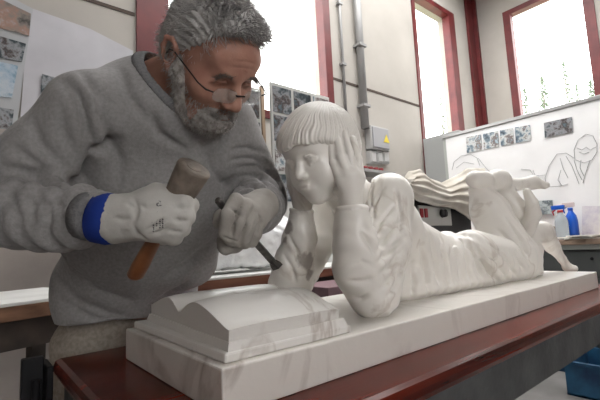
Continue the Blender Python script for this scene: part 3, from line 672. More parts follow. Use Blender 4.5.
bs = SDF(bshell, .003, .015, beard_post); bv, bf = bs.mesh(); bv = relax(bv, bf, 1); bn = vnormals(bv, bf); bv2 = bv+bn*(.0016*vnoise(bv, 170, 1))[:,None]
pick = rg.integers(0, len(bv), 4200); rt, nn_ = bv[pick], bn[pick]
r2, n2 = on_head(2600, bmask, 9); r3, n3 = on_head(900, lambda f, l, u: (f > .078) & (np.abs(l) < .030) & (u > -.0585-.25*np.abs(l)) & (u < -.042-.45*np.abs(l)), 10); r2 = np.concatenate([r2, r3]); n2 = np.concatenate([n2, n3]); rt = np.concatenate([rt, r2]); nn_ = np.concatenate([nn_, n2])
dr = nn_*.6-mU*.6+mF*.1+rg.normal(0, .3, (len(rt), 3)); dr /= np.linalg.norm(dr, axis=1, keepdims=True)
sv, sf = strands('b', rt-nn_*.001, dr, rg.uniform(.005, .011, len(rt)), .00065, None, None, seed=4)
link('beard', np.concatenate([bv2, sv]), np.concatenate([bf, sf+len(bv2)]), m_beard, man, True)
for s_ in (1, -1):
    c = np.array([[.091, s_*(.016+.030*t), .0225+.004*math.sin(t*3.1)-.010*t*t] for t in rg.uniform(0, 1, 150)])+rg.normal(0, .0018, (150, 3)); c[:,0] -= .9*np.abs(c[:,1])**2*10*.35
    rt = mc+c@np.array([mF, mL, mU]); dr = np.tile(mF*.5+mL*s_*.8+mU*.1, (150, 1))+rg.normal(0, .25, (150, 3)); dr /= np.linalg.norm(dr, axis=1, keepdims=True)
    sv, sf = strands('e', rt, dr, rg.uniform(.005, .009, 150), .0006, None, None, seed=6); link('eyebrow', sv, sf, m_brow, man, True)
# ---- glasses
m_lens = bpy.data.materials.new('lens_glass'); m_lens.use_nodes = True
_n = m_lens.node_tree.nodes; _l = m_lens.node_tree.links; _n.clear(); _o = _n.new('ShaderNodeOutputMaterial'); _t = _n.new('ShaderNodeBsdfTransparent'); _g = _n.new('ShaderNodeBsdfGlossy'); _m = _n.new('ShaderNodeMixShader'); _fr = _n.new('ShaderNodeFresnel')
_t.inputs[0].default_value = (.96, .97, .98, 1); _g.inputs['Roughness'].default_value = .03; _fr.inputs[0].default_value = 1.9
_m.inputs[0].default_value = .30; _l.new(_t.outputs[0], _m.inputs[1]); _l.new(_g.outputs[0], _m.inputs[2]); _l.new(_m.outputs[0], _o.inputs[0])
m_gf = mat('glasses_metal', (.035, .03, .03), .3, .7)
gl = box('eyeglasses', M(.1145, 0, -.002), (.003, .020, .003), m_gf, man, axes=MA, bev=.001); child_of(gl)
for s_ in (1, -1):
    bm = bmesh.new(); n = 24; ring = []
    for side in (0, 1):
        ring.append([bm.verts.new(tuple(M(.1135-.0018*side-.35*abs(.031)*0-.12*(abs(.031+.0245*math.cos(a))-.01), s_*(.032+.0245*abs(math.cos(a))**.75*math.copysign(1, math.cos(a))), -.006+.0155*abs(math.sin(a))**.8*math.copysign(1, math.sin(a))))) for a in [2*math.pi*k/n for k in range(n)]])
    bm.faces.new(ring[0]); bm.faces.new(ring[1][::-1])
    for k in range(n): bm.faces.new((ring[0][k], ring[0][(k+1)%n], ring[1][(k+1)%n], ring[1][k]))
    bm_link('lens', bm, m_lens, gl)
    tube('temple', [M(.108, s_*.058, -.001), M(.104, s_*.072, .001), M(.085, s_*.0775, .002), M(.0, s_*.083, .012), M(-.012, s_*.084, .008), M(-.024, s_*.083, -.010)], [.0014, .0016, .0013, .0013, .0016, .0018], m_gf, gl, n=8)
# ---- sweatshirt
rr_ = np.random.default_rng(4)
swt = [cap(SR, P(150, 100, .83), .064, .078, k=.05), cap(P(150, 100, .83), SL, .078, .066, k=.05), ell(P(148, 150, .885), (.175, .125, .17), k=.06), ell(P(138, 220, .955), (.178, .130, .17), k=.06), ell(P(128, 290, 1.02), (.178, .122, .17), k=.05), cap(P(205, 150, .88), P(190, 262, .97), .068, .068, k=.05),
    cap(SR, (SR+ER)/2, .068, .064, k=.03), cap((SR+ER)/2, ER, .064, .055, k=.03), cap(ER, P(50, 214, .645), .062, .050, k=.02), cap(P(50, 214, .645), WR, .050, .036, k=.02),
    cap(SL, EL, .064, .054, k=.03), cap(EL, P(256, 207, .85), .054, .050, k=.02), cap(P(256, 207, .85), P(252, 213, .81), .050, .044, k=.02), ell(P(165, 115, .80), (.10, .07, .06), k=.05)]
_a, _b = P(258, 202, .93), P(253, 213, .80)
for i in range(7):
    c = _a+(_b-_a)*i/6; tl = C((rr_.uniform(-.25, .25), rr_.uniform(-.3, .3), 1)); swt.append(ell(c, (.058-.0016*i, .056-.0016*i, .012), (C((1, 0, 0)), nrm(np.cross(tl, C((1, 0, 0)))), nrm(tl)), k=.007))
_a, _b = P(20, 213, .675), WR; _ax = nrm(_b-_a)
for i in range(8):
    u = i/7*.88; c = _a+(_b-_a)*u; tl = nrm(_ax+rr_.normal(0, .22, 3)); q_, w1, w2_ = ortho(tl); r_ = .064-.022*u; swt.append(ell(c, (r_, r_, .011), (w1, w2_, tl), k=.009))
neck_d = nrm(M(-.022, 0, -.04)-nb)
def spost(g, D):
    hole = prim_d(cap(nb+neck_d*.005, M(-.02, 0, -.03), .068, .085), g); D = np.maximum(D, -hole)
    hz = hem_z+.012*vnoise(g, 8, 1); return np.maximum(D, hz-g[...,2])
hem_z = float(P(80, 322, .93)[2])
s_pre = SDF(swt, .009, .03, spost)
G1 = [[(60, 78), (75, 88), (83, 108), (90, 135), (93, 152)], [(93, 155), (88, 168), (82, 180), (70, 184)], [(93, 154), (104, 150), (116, 140)], [(66, 185), (48, 180), (28, 174), (5, 168)]]
G2 = [[(20, 192), (30, 205), (34, 235)], [(34, 190), (44, 205), (46, 238)], [(48, 190), (58, 205), (60, 240)], [(62, 190), (72, 208), (72, 240)], [(6, 186), (14, 205), (18, 232)], [(74, 192), (83, 210), (82, 238)], [(56, 250), (70, 268), (95, 290), (130, 300)],
    [(54, 275), (75, 300), (110, 315), (130, 318)], [(60, 300), (90, 318), (125, 325)], [(100, 115), (120, 160), (118, 190)], [(225, 130), (218, 160), (222, 185)], [(150, 110), (160, 135), (185, 150)],
    [(205, 150), (215, 175), (232, 190)], [(80, 70), (100, 95), (104, 130)], [(120, 68), (128, 95), (150, 125)], [(215, 240), (190, 262), (160, 280)], [(210, 262), (180, 290), (150, 305)], [(30, 120), (40, 145), (62, 165)], [(10, 145), (30, 160), (50, 172)], [(60, 105), (62, 130), (75, 155)]]
G3 = [[(236, 186), (252, 184), (266, 196), (270, 214)], [(240, 176), (258, 176), (272, 190), (277, 208)], [(236, 168), (258, 166), (276, 182), (281, 200)], [(232, 160), (252, 158), (270, 168)], [(232, 150), (248, 148), (264, 154)], [(250, 196), (262, 206), (264, 226)], [(232, 176), (226, 186), (222, 196)]]
sfold = laid(s_pre, G1, .011, -.024)+laid(s_pre, G2, .009, -.011)+laid(s_pre, G3, .0055, -.011)
def sdis(V, n):
    d = creases(V, sfold)+.008*vnoise(V*np.array([1, 1, .6]), 8, 2)+.0025*vnoise(V, 22, 6)
    ax = nrm(WR-ER); t = (V-ER)@ax; rad = np.linalg.norm(V-ER-t[:,None]*ax, axis=1)
    wr = (t > .03)*(t < .30)*(rad < .075)
    d += wr*.0032*np.sin(t*150+3*vnoise(V, 12, 7))
    ax2 = nrm(WL-EL); t2 = (V-EL)@ax2; rad2 = np.linalg.norm(V-EL-t2[:,None]*ax2, axis=1); w2 = (t2 > .02)*(rad2 < .075)
    d += w2*.0042*np.sin(t2*190+2.5*vnoise(V, 16, 8))
    return d
sw, s_sw = blob('sweatshirt', swt, .0048, m_swt, man, k=.03, post=spost, disp=sdis, it=2); child_of(sw)
# ribbed collar round the neck opening
def cpost(g, D):
    dh = prim_d(cap(nb+neck_d*.005, M(-.02, 0, -.03), .068, .085), g)
    D = np.maximum(D-.0035, -dh+.0); D = np.maximum(D, dh-.017)
    return np.maximum(D, -(D*0+s_sw_s(g)+.012))
def s_sw_s(g): sh = g.shape[:-1]; return s_pre.sample(g.reshape(-1, 3)).reshape(sh)
col_prims = [q for q in swt[:5]]+[swt[-16]] if False else [cap(SR, P(150, 100, .83), .064, .078, k=.05), cap(P(150, 100, .83), SL, .078, .066, k=.05), ell(P(148, 150, .885), (.175, .125, .17), k=.06), ell(P(165, 115, .80), (.10, .07, .06), k=.05)]
blob('collar', col_prims, .0036, m_rib, sw, k=.03, post=cpost, lo=nb-.15, hi=nb+.15, disp=lambda V, n: .0006*np.sin(520*np.arctan2((V-nb)@ortho(neck_d)[1], (V-nb)@ortho(neck_d)[2])*.2), it=1)
tube('sleeve_cuff', [P(86, 216, .613), P(94, 217, .608), P(98, 217, .607)], [.037, .0375, .036], m_rib, sw, n=24)
# ---- trousers, shoes
tro = [ell(hipc+EZ*.03, (.172, .122, .13)), ell(hipc+EZ*.11, (.165, .115, .1))]
for s_ in (-1, 1):
    h = hipc+EX*s_*.09; tro += [cap(h, (h[0]+s_*.04, h[1]-.01, .46), .096, .072), cap((h[0]+s_*.04, h[1]-.01, .46), (h[0]+s_*.06, h[1]+.03, .05), .072, .062)]
trs, _ = blob('trousers', tro, .009, m_trs, man, k=.025, disp=lambda V, n: .004*vnoise(V, 12, 3)+.003*np.sin(V[:,2]*60+4*vnoise(V, 8, 2)), it=2)
m_shoe = mat('black_shoe', (.02, .02, .022), .5)
for s_ in (-1, 1):
    x, y = hipc[0]+s_*.15, hipc[1]+.03
    blob('shoe', [cap((x, y+.03, .045), (x, y-.06, .045), .042, .045), cap((x, y-.06, .04), (x, y-.17, .035), .044, .034), cap((x, y, .06), (x, y+.01, .10), .04, .045)], .006, m_shoe, man, k=.02, post=lambda g, D: np.maximum(D, .002-g[...,2]))
# ---- right glove: a fist round the mallet handle
g0 = .600
gr = [cap(P(130, 217, .605), P(150, 216, g0), .034, .036, k=.02), ell(P(160, 214, g0+.004), (.040, .040, .024), (C((1, 0, 0)), C((0, 1, 0)), C((0, 0, 1))), k=.02)]
kn = [(183, 203, .596), (184, 215, .594), (179, 227, .597), (172, 236, .603)]
k2 = [(190, 205, .622), (187, 217, .622), (182, 228, .624), (174, 237, .627)]
k3 = [(180, 209, .652), (176, 219, .652), (170, 229, .653), (163, 237, .654)]
k4 = [(166, 207, .650), (162, 216, .650), (157, 226, .651), (152, 234, .652)]
gr += [cap(P(152, 213, .600), P(*a), .022, .0145, k=.012) for a in kn]
for a, b, c, d in zip(kn, k2, k3, k4): gr += [cap(P(*a), P(*b), .0135, .0135, k=.004), cap(P(*b), P(*c), .0132, .012, k=.004), cap(P(*c), P(*d), .012, .0105, k=.004)]
gr += chain([P(146, 202, .606), P(156, 193, .618), P(167, 193, .640), P(176, 199, .652)], [.020, .0145, .013, .011], k=.010)
cuffg = [cap(P(116, 219, .605), P(132, 218, .604), .0385, .033, k=.01)]
glv_s = SDF(gr+cuffg, .003, .01)
gf = laid(glv_s, [[(134, 199), (137, 210), (134, 222)], [(134, 226), (138, 234), (146, 240)], [(136, 203), (146, 208), (158, 206)], [(176, 208), (184, 209), (192, 207)], [(174, 220), (180, 221), (189, 220)], [(168, 231), (175, 232), (182, 232)], [(150, 235), (160, 232), (170, 225)], [(146, 230), (157, 226), (168, 216)], [(114, 218), (122, 220), (131, 218)], [(127, 203), (133, 207), (134, 214)]], .0036, -.0048)
rgl, s_rg = blob('glove', gr+cuffg, .0026, m_glv, man, k=.010, disp=lambda V, n: creases(V, gf)+.0012*vnoise(V, 60, 3), it=1); child_of(rgl)
tube('glove_cuff', [P(96, 217, .607), P(98.5, 217.5, .607), P(109, 219, .605), P(117, 219, .605)], [.036, .0385, .0395, .037], m_blue, rgl, n=28)
# print on the back of the glove
def flatmarks(name, quads, s, m, parent, off=.0007):
    bm = bmesh.new()
    for q in quads:
        vs = []
        for x, y in q: p = hit(s, x, y); nn = s.grad(p[None])[0]; vs.append(bm.verts.new(tuple(p+nn*off)))
        bm.faces.new(vs)
    return bm_link(name, bm, m, parent)
def stroke(x0, y0, x1, y1, w=.45):
    w *= 1.9
    dx, dy = x1-x0, y1-y0; L = math.hypot(dx, dy); nx, ny = -dy/L*w, dx/L*w
    return [(x0-nx, y0-ny), (x1-nx, y1-ny), (x1+nx, y1+ny), (x0+nx, y0+ny)]
q = []
for x, y in ((153.2, 214),):   # CE mark, turned on its side
    for a, b in (((-1.6, 0), (-1.6, 3.2)), ((-1.6, 0), (1.4, .1)), ((-1.6, 3.2), (1.4, 3.1))): q.append(stroke(x+a[0], y+a[1], x+b[0], y+b[1], .38))
    y += 5
    for a, b in (((-1.6, 0), (-1.6, 3.2)), ((-1.6, 0), (1.4, .1)), ((-1.6, 1.6), (1.0, 1.6)), ((-1.6, 3.2), (1.4, 3.1))): q.append(stroke(x+a[0], y+a[1], x+b[0], y+b[1], .38))
for a, b in (((0, 0), (4, .3)), ((4, .3), (4, 5)), ((4, 5), (0, 4.7)), ((0, 4.7), (0, 0)), ((1, 2.4), (3.2, 2.4))): q.append(stroke(157+a[0], 201+a[1], 157+b[0], 201+b[1], .3))
for r_, (x, y, n) in enumerate(((159.8, 210, 10), (162.5, 212, 9), (153.4, 225, 4), (156.6, 212, 8))):
    for k in range(n): q.append(stroke(x-.7+.25*(k % 3), y+k*1.9, x+.8-.3*(k % 2), y+k*1.9+.5*(k % 2), .32))
flatmarks('glove_print', q, s_rg, m_ink, rgl)
# ---- left glove: holding the chisel
lg = [cap(P(262, 205, .80), P(250, 214, .765), .034, .036, k=.02), ell(P(247, 216, .756), (.032, .034, .024), (C((1, 0, 0)), C((0, 1, 0)), C((0, 0, 1))), k=.02)]
f1 = [(236, 200, .712), (246, 205, .724), (254, 211, .738), (260, 219, .752)]
f2 = [(227.5, 215, .686), (238, 222, .701), (248, 228, .717), (256, 233, .733)]
f3 = [(224.5, 233, .694), (234.5, 237, .708), (244, 240, .723), (251.5, 241, .738)]
f4 = [(231, 241, .716), (238, 243, .727), (245, 244, .738), (252, 243, .748)]
for a, b, c, d in zip(f1, f2, f3, f4): lg += [cap(P(250, 214, .755), P(*a), .018, .0125, k=.006), cap(P(*a), P(*b), .0128, .0120, k=.0015), cap(P(*b), P(*c), .0120, .0110, k=.0015), cap(P(*c), P(*d), .0110, .0100, k=.0015)]
lg += chain([P(245, 212, .76), P(232, 214, .762), P(222, 217, .745), P(219.5, 223, .728)], [.022, .016, .0138, .0125], k=.008)
lg += [cap(P(238, 240, .748), P(226, 246, .742), .018, .015, k=.01), cap(P(222, 240, .748), P(226, 250, .748), .010, .009, k=.01), cap(P(240, 236, .76), P(236, 248, .752), .016, .010, k=.01)]
lgs = SDF(lg, .003, .008)
lf = laid(lgs, [[(241, 206), (235, 218), (231, 236)], [(250, 210), (245, 224), (240, 240)], [(256, 217), (253, 228), (248, 241)], [(230, 208), (236, 212), (241, 216)], [(258, 214), (262, 222), (258, 234)], [(222, 236), (230, 240), (240, 242)]], .0028, -.0052)
lgl, s_lg = blob('glove', lg, .0026, m_glv2, man, k=.008, disp=lambda V, n: creases(V, lf)+.0014*vnoise(V, 60, 3), it=1)
# ================================================================ TOOLS IN HIS HANDS
m_mal = noisy(mat('worn_mallet_wood', (.16, .12, .09), .6), (.075, .058, .045), (.26, .215, .175), 30, 5, .3, .7, bump=.4, bscale=160)
m_hdl = noisy(mat('red_brown_handle', (.2, .07, .025), .4), (.13, .042, .015), (.27, .105, .04), 20, 5, .3, .7, bump=.15, stretch=(1, 1, 1))
T = P(194.5, 167.5, .598); B = P(134, 277, .672); ax = nrm(T-B)
ml = tag(empty('mallet', B), "stone carver's wooden mallet with worn round head and red-brown handle, held in the white glove", 'mallet')
Lh = float(np.linalg.norm(T-B)); hb = T-ax*.066
bm = bmesh.new(); add_tube(bm, [hb-ax*.004, hb, hb+ax*.004, hb+ax*.03, T-ax*.003, T, T+ax*.0005], [.012, .0185, .0205, .0238, .0262, .0252, .016], n=40); bm_link('mallet_head', bm, m_mal, ml, True)
tube('mallet_handle', [hb, hb-ax*.03, B+ax*.08, B+ax*.03, B+ax*.006, B], [.011, .012, .0125, .0150, .0150, .011], m_hdl, ml, n=20, flat=.8)
bm = bmesh.new(); add_tube(bm, [T, T+ax*.0012], [.0125, .012], n=24); bm_link('handle_end', bm, m_mal, ml)
m_chs = noisy(mat('chisel_steel', (.09, .085, .08), .45, .6), (.05, .047, .045), (.15, .14, .13), 40, 4, bump=.2)
A_ = P(217.5, 199.5, .712); Z_ = P(278, 267.5, .885); ax = nrm(Z_-A_)
ch = tag(empty('chisel', Z_), 'dark steel flat chisel gripped in the grey glove, its tip at the girl sculpture forearm', 'chisel')
tube('chisel_shank', [A_, A_+ax*.003, Z_-ax*.03, Z_-ax*.022], [.0055, .007, .0075, .0070], m_chs, ch, n=8, smooth=False)
bm = bmesh.new(); d_, u_, w_ = ortho(ax); wv = nrm(np.cross(ax, C((0, 0, 1))))
add_tube(bm, [Z_-ax*.026, Z_-ax*.012, Z_], [.0085, .0120, .0125], n=4, flat=.35, up=wv); bm_link('chisel_blade', bm, m_chs, ch)
# ================================================================ BENCHES AND WHAT STANDS ROUND THE ROOM
m_white = noisy(mat('white_laminate', (.7, .7, .69), .5), (.6, .6, .58), (.75, .75, .74), 5, 5)
m_wood = noisy(mat('bench_wood', (.25, .12, .07), .6), (.12, .055, .03), (.27, .14, .08), 5, 5, stretch=(.3, 5, 5))
m_dwood = noisy(mat('dark_wood', (.04, .028, .022), .7), (.02, .015, .012), (.06, .042, .034), 8, 5)
m_red2 = noisy(mat('red_bench_edge', (.22, .06, .03), .5), (.15, .05, .03), (.24, .10, .06), 7, 5, stretch=(.3, 5, 5))
BZ = .905
def bench(p0, ang, L, D, z, top_m, edge_m, name, lab, nleg=2):
    ax = np.array([math.cos(ang), math.sin(ang), 0]); ay = np.array([-ax[1], ax[0], 0]); p0 = np.array([p0[0], p0[1], 0.])
    c = p0+ax*L/2+ay*D/2; t = tag(empty(name, c), lab, 'bench'); A = (ax, ay, EZ)
    box('bench_top', c+EZ*(z-.006), (L, D, .012), top_m, t, A, bev=.002)
    box('edge_board', c+EZ*(z-.037), (L, D, .05), edge_m, t, A, bev=.002)
    box('apron', c+EZ*(z-.112), (L-.04, D-.04, .10), m_dwood, t, A)
    for u in np.linspace(.05, L-.05, nleg):
        for v in (.05, D-.05): box('leg', p0+ax*u+ay*v+EZ*(z-.162)/2, (.06, .06, z-.162), m_dwood, t, A)
    return t
a1 = math.radians(18)
bench((-1.10, .93), a1, 1.42, .62, BZ, m_white, m_wood, 'work_bench', 'white-topped wooden bench standing by the wall at the far left, behind the person')
bench((.46, 1.5), 0, 3.1, .62, BZ, m_white, m_red2, 'work_bench', 'long white-topped bench with red-brown edge along the back wall, behind the sculpture', 3)
m_dgrey = mat('drawer_grey', (.075, .08, .08), .5); m_pale = mat('pale_strip', (.42, .44, .42), .5)
t = tag(empty('drawer_bench', (3.95, .7, 0)), 'grey drawer bench with brown wooden top at the right, under the drawing board', 'bench')
mmbox('bench_top', (3.6, -.7, .955), (4.35, 2.1, 1.0), noisy(mat('brown_top', (.3, .2, .14), .6), (.22, .15, .11), (.36, .26, .19), 6, 5), t, bev=.004)
mmbox('rail', (3.62, -.68, .915), (4.33, 2.08, .955), m_pale, t)
mmbox('carcass', (3.66, -.68, .05), (4.33, 2.08, .915), m_dgrey, t)
for k in range(5):
    y0 = -.66+k*.55
    for z0, z1 in ((.70, .90), (.40, .68), (.07, .38)):
        d = mmbox('drawer', (3.635, y0, z0), (3.66, y0+.53, z1), m_dgrey, t, bev=.004); child_of(d)
        yl = y0+.12
        tube('drawer_lock', [(3.635, yl, z1-.06), (3.627, yl, z1-.06)], .012, m_blk, d, n=12)
# drawing board
m_sheet = noisy(mat('drawing_paper', (.7, .69, .68), .5, Coat_Weight=.4, Coat_Roughness=.2), (.78, .78, .79), (.85, .85, .86), 3, 5, bump=.5, bscale=3.5, bdist=.02)
XB = 4.1
bt = tag(empty('drawing_board', (XB+.02, .75, 1.0)), 'large white drawing board with pencil sketch and photo strip, standing on the grey drawer bench', 'board')
mmbox('board_panel', (XB, -.55, 1.0), (XB+.03, 2.03, 2.27), m_pale, bt, bev=.003)
sh = mmbox('paper_sheet', (XB-.006, -.53, 1.02), (XB, 1.99, 2.235), m_sheet, bt); child_of(sh)
mmbox('metal_rim', (XB-.02, -.55, 2.24), (XB+.04, 2.03, 2.275), mat('rim_metal', (.4, .4, .4), .35, .4), bt, bev=.004)
m_pencil = mat('pencil_line', (.30, .30, .31), .9)
def bX(p): q = onX(p[0], p[1], XB-.012); return q
sk = [[(575, 160), (574, 150), (578, 140), (586, 134), (593, 136), (597, 144), (597, 152), (592, 160), (584, 163), (576, 160)], [(577, 148), (582, 150), (586, 147), (590, 150), (596, 147)], [(579, 152), (584, 154), (589, 152)], [(574, 158), (566, 153), (557, 154), (549, 166), (545, 178), (547, 187)],
    [(566, 156), (572, 166), (576, 176), (579, 184)], [(574, 160), (577, 170), (582, 180)], [(590, 160), (586, 172), (583, 183)], [(560, 158), (563, 168), (568, 178)], [(548, 187), (560, 186), (568, 184)], [(521, 169), (530, 170), (534, 176), (545, 175)], [(533, 170), (536, 178), (543, 182)],
    [(452, 170), (454, 162), (461, 156), (470, 154), (477, 158), (480, 166)], [(478, 158), (486, 168), (494, 176)], [(456, 168), (464, 162), (474, 164)], [(561, 170), (558, 180), (562, 186)], [(581, 160), (580, 168), (584, 176)]]
for L in sk: tube('pencil_sketch', [bX(p) for p in L], .0022, m_pencil, sh, n=5)
def photo_mat(name, cols, sc, seed):
    m = mat(name, cols[0], .3); nt = m.node_tree; N = nt.nodes; L = nt.links
    tc = N.new('ShaderNodeTexCoord'); mp = N.new('ShaderNodeMapping'); mp.inputs['Location'].default_value = (seed, seed*2, seed*3); L.new(tc.outputs['Object'], mp.inputs[0])
    n = N.new('ShaderNodeTexNoise'); n.inputs['Scale'].default_value = sc; n.inputs['Detail'].default_value = 7; n.inputs['Roughness'].default_value = .65; n.inputs['Distortion'].default_value = .1; L.new(mp.outputs[0], n.inputs['Vector'])
    r = N.new('ShaderNodeValToRGB'); r.color_ramp.elements.remove(r.color_ramp.elements[1])
    for i, c in enumerate(cols):
        e = r.color_ramp.elements[0] if i == 0 else r.color_ramp.elements.new(.34+.32*i/(len(cols)-1)); 
        if i == 0: e.position = .32
        e.color = (*c, 1)
    L.new(n.outputs['Fac'], r.inputs[0]); L.new(r.outputs[0], N['Principled BSDF'].inputs['Base Color']); return m
CB = [(.02, .03, .05), (.14, .2, .25), (.6, .62, .62), (.12, .08, .07), (.35, .45, .52)]
CD = [(.015, .018, .025), (.05, .07, .08), (.30, .31, .33), (.06, .04, .035), (.12, .17, .2)]
def photo(name, quad, m, lab, grp, ext, border=0):
    o = prism(name, quad, ext, m); return tag(o, lab, 'photo', grp)
strip = [[(466, 137.5), (481, 134.5), (482, 150), (467, 153)], [(483, 134), (498, 131), (499, 146.5), (484, 149.5)], [(500, 130.5), (513, 128), (514, 143.5), (501, 146)], [(515, 127.5), (530, 125), (531, 140.5), (516, 143)], [(544, 123), (572, 117), (573, 132), (545, 138)]]
labs = ['first small photo from the left in the strip on the drawing board', 'second small photo from the left in the strip on the drawing board', 'third small photo from the left in the strip on the drawing board', 'fourth small photo from the left in the strip on the drawing board', 'wide dark photo set apart at the right end of the strip on the drawing board']
for i, (q, lb) in enumerate(zip(strip, labs)):
    photo('pinned_photo', [onX(x, y, XB-.012) for x, y in q], photo_mat('photo_print', CD if i == 4 else CB, 9, i+1), lb, 'photos on the drawing board', (-.004, 0, 0))
# grey cabinet behind the board
m_cab = mat('cabinet_grey', (.33, .34, .34), .5)
t = tag(empty('steel_cabinet', (4.75, 2.3, 0)), 'tall pale grey steel cabinet standing behind the left end of the drawing board', 'cabinet')
mmbox('cabinet_body', (4.5, 2.03, .02), (5.0, 2.55, 2.42), m_cab, t, bev=.006)
mmbox('cabinet_door', (4.485, 2.05, .06), (4.5, 2.53, 2.38), m_cab, t, bev=.003)
# things on the drawer bench
def onb(px, X): q = onX(px, 236, X); return q[1]
def bottle(px, X, h, r, mb, mh, lab, neckc):
    y = onb(px, X); t = tag(empty('spray_bottle', (X, y, 1.0)), lab, 'bottle')
    bm = bmesh.new(); add_tube(bm, [(X, y, 1.0+z) for z in (0, .008, h*.5, h*.62, h*.72, h*.78)], [r*.9, r, r, r*.85, r*.45, r*.36], n=24); bm_link('bottle_body', bm, mb, t, True)
    tube('collar', [(X, y, 1.0+h*.77), (X, y, 1.0+h*.84)], r*.45, mh, t, n=16)
    box('spray_head', (X, y+r*.25, 1.0+h*.92), (r*.7, r*2.0, h*.12), neckc, t, bev=.006)
    tube('trigger', [(X, y+r*.6, 1.0+h*.88), (X, y+r*1.15, 1.0+h*.80), (X, y+r*1.0, 1.0+h*.70)], [.008, .007, .006], mh, t, n=8)
m_bb = mat('blue_plastic', (.01, .10, .55), .3); m_clr = mat('clear_plastic', (.62, .68, .72), .15, Transmission_Weight=.6, IOR=1.2); m_rp = mat('red_plastic', (.5, .03, .04), .35); m_wp = mat('white_plastic', (.6, .5, .5), .4)
bottle(573.5, 3.96, .335, .048, m_bb, m_bb, 'blue spray bottle on the drawer bench, right of the clear one', m_wp)
bottle(563, 3.82, .31, .052, m_clr, m_rp, 'clear spray bottle with red trigger on the drawer bench, left of the blue one', m_bb)
y = onb(552, 3.9); tag(tube('cup', [(3.9, y, 1.0), (3.9, y, 1.005), (3.9, y, 1.115), (3.9, y, 1.12)], [.036, .040, .043, .042], mat('tan_cup', (.42, .35, .24), .6), n=20), 'small tan cup on the drawer bench beside the clear spray bottle', 'cup')
def quadX(ps, X): return [onX(x, y, X) for x, y in ps]
photo('print_card', quadX([(536, 201), (553, 200), (553, 214), (536, 215)], 4.07), photo_mat('dim_print', [(.2, .25, .28), (.5, .55, .56), (.1, .12, .13), (.4, .5, .55)], 9, 12), 'small grey-blue print pinned low on the drawing board above the tan cup', None, (-.006, 0, 0))
ql = quadX([(582, 206), (603, 206), (603, 235), (582, 236)], 4.0)
photo('lavender_picture', ql, photo_mat('lavender', [(.30, .24, .38), (.62, .58, .66), (.75, .72, .74), (.7, .68, .68)], 4, 4), 'picture of a purple lavender bush leaning on the bench beside the blue spray bottle', None, (.012, 0, 0))
m_pap = mat('paper_white', (.62, .60, .56), .8)
for k, (dx, dy, a, lb) in enumerate([(0, 0, .2, 'lowest loose sheet in the paper pile on the drawer bench right of the bottles'), (.01, .04, -.3, 'middle loose sheet in the paper pile on the drawer bench right of the bottles'), (-.02, -.03, .5, 'topmost loose sheet in the paper pile on the drawer bench right of the bottles')]):
    A = (nrm((math.cos(a), math.sin(a), 0)), nrm((-math.sin(a), math.cos(a), 0)), EZ)
    tag(box('paper_sheet', (3.72+dx, .60+dy, 1.005+k*.0105), (.21, .30, .010), m_pap, None, A, bev=.001), lb, 'paper', 'paper pile on the drawer bench')
# machine with a cloth over it, on the long bench
YM = 1.05
bench((2.02, 1.03), 0, .98, .42, BZ, m_pale, m_dwood, 'equipment_stand', 'small dark stand behind the sculpture, carrying the black machine')
def mY(px, py, y=YM): return onY(px, py, y)
xa, xb = mY(408, 200)[0], mY(470, 200)[0]; zt = mY(430, 190)[2]
m_mach = mat('machine_black', (.012, .012, .013), .5)
mc_ = tag(empty('power_unit', ((xa+xb)/2, YM+.18, BZ)), 'black machine with a silver control panel, under the draped cloth behind the sculpture', 'machine')
mmbox('housing', (xa, YM, BZ), (xb, YM+.36, zt), m_mach, mc_, bev=.02)
p1, p2 = mY(419, 226), mY(449, 207); 
pn = mmbox('control_panel', (p1[0], YM-.012, p1[2]), (p2[0], YM, p2[2]), mat('panel_silver', (.5, .5, .48), .35, .3), mc_, bev=.003); child_of(pn)
for px in (421.5, 426): c = mY(px, 213, YM-.014); box('rocker_switch', c, (.032, .012, .06), mat('switch_red', (.3, .01, .02), .4), pn, bev=.003)
c = mY(442, 213.5, YM-.012); tube('knob', [c, c-EY*.03], [.030, .026], m_mach, pn, n=20)
# cloth: a sheet hanging over the top and front edge
def cloth(name, top, bot, m, lab, nu=90, nv=40):
    V = []; 
    tu = np.linspace(0, 1, len(top)); bu = np.linspace(0, 1, len(bot))
    for i in range(nu+1):
        u = i/nu; a = np.array([np.interp(u, tu, [q[k] for q in top]) for k in range(3)]); b = np.array([np.interp(u, bu, [q[k] for q in bot]) for k in range(3)])
        for j in range(nv+1):
            v = j/nv; p = a+(b-a)*v
            yy = p[1]-.05*math.sin(v*math.pi)+.010*math.sin(v*30+8*u+2.0*math.sin(u*5))*math.sin(math.pi*v)**.4+.004*math.sin(u*22+v*9)+.03*(1-abs(2*u-1))*v*0
            V.append((p[0]+.003*math.sin(v*20+u*9), yy, p[2]+.002*math.sin(u*25+v*6)))
    n = len(V); V2 = V+[(x, y+.006, z) for x, y, z in V]; F = []
    for i in range(nu):
        for j in range(nv):
            q = [i*(nv+1)+j, (i+1)*(nv+1)+j, (i+1)*(nv+1)+j+1, i*(nv+1)+j+1]; F += [q, [k+n for k in q][::-1]]
    for i in range(nu):
        for j in (0, nv): a_, b_ = i*(nv+1)+j, (i+1)*(nv+1)+j; F.append([a_, b_, b_+n, a_+n] if j else [b_, a_, a_+n, b_+n])
    for j in range(nv):
        for i in (0, nu): a_, b_ = i*(nv+1)+j, i*(nv+1)+j+1; F.append([a_, b_, b_+n, a_+n])
    return tag(link(name, V2, F, m, None, True), lab, 'cloth')
m_cloth = noisy(mat('cream_cloth', (.6, .56, .5), .95, spec=.1), (.5, .46, .40), (.66, .63, .58), 5, 4, bump=.2, bscale=120)
ty = YM+.06
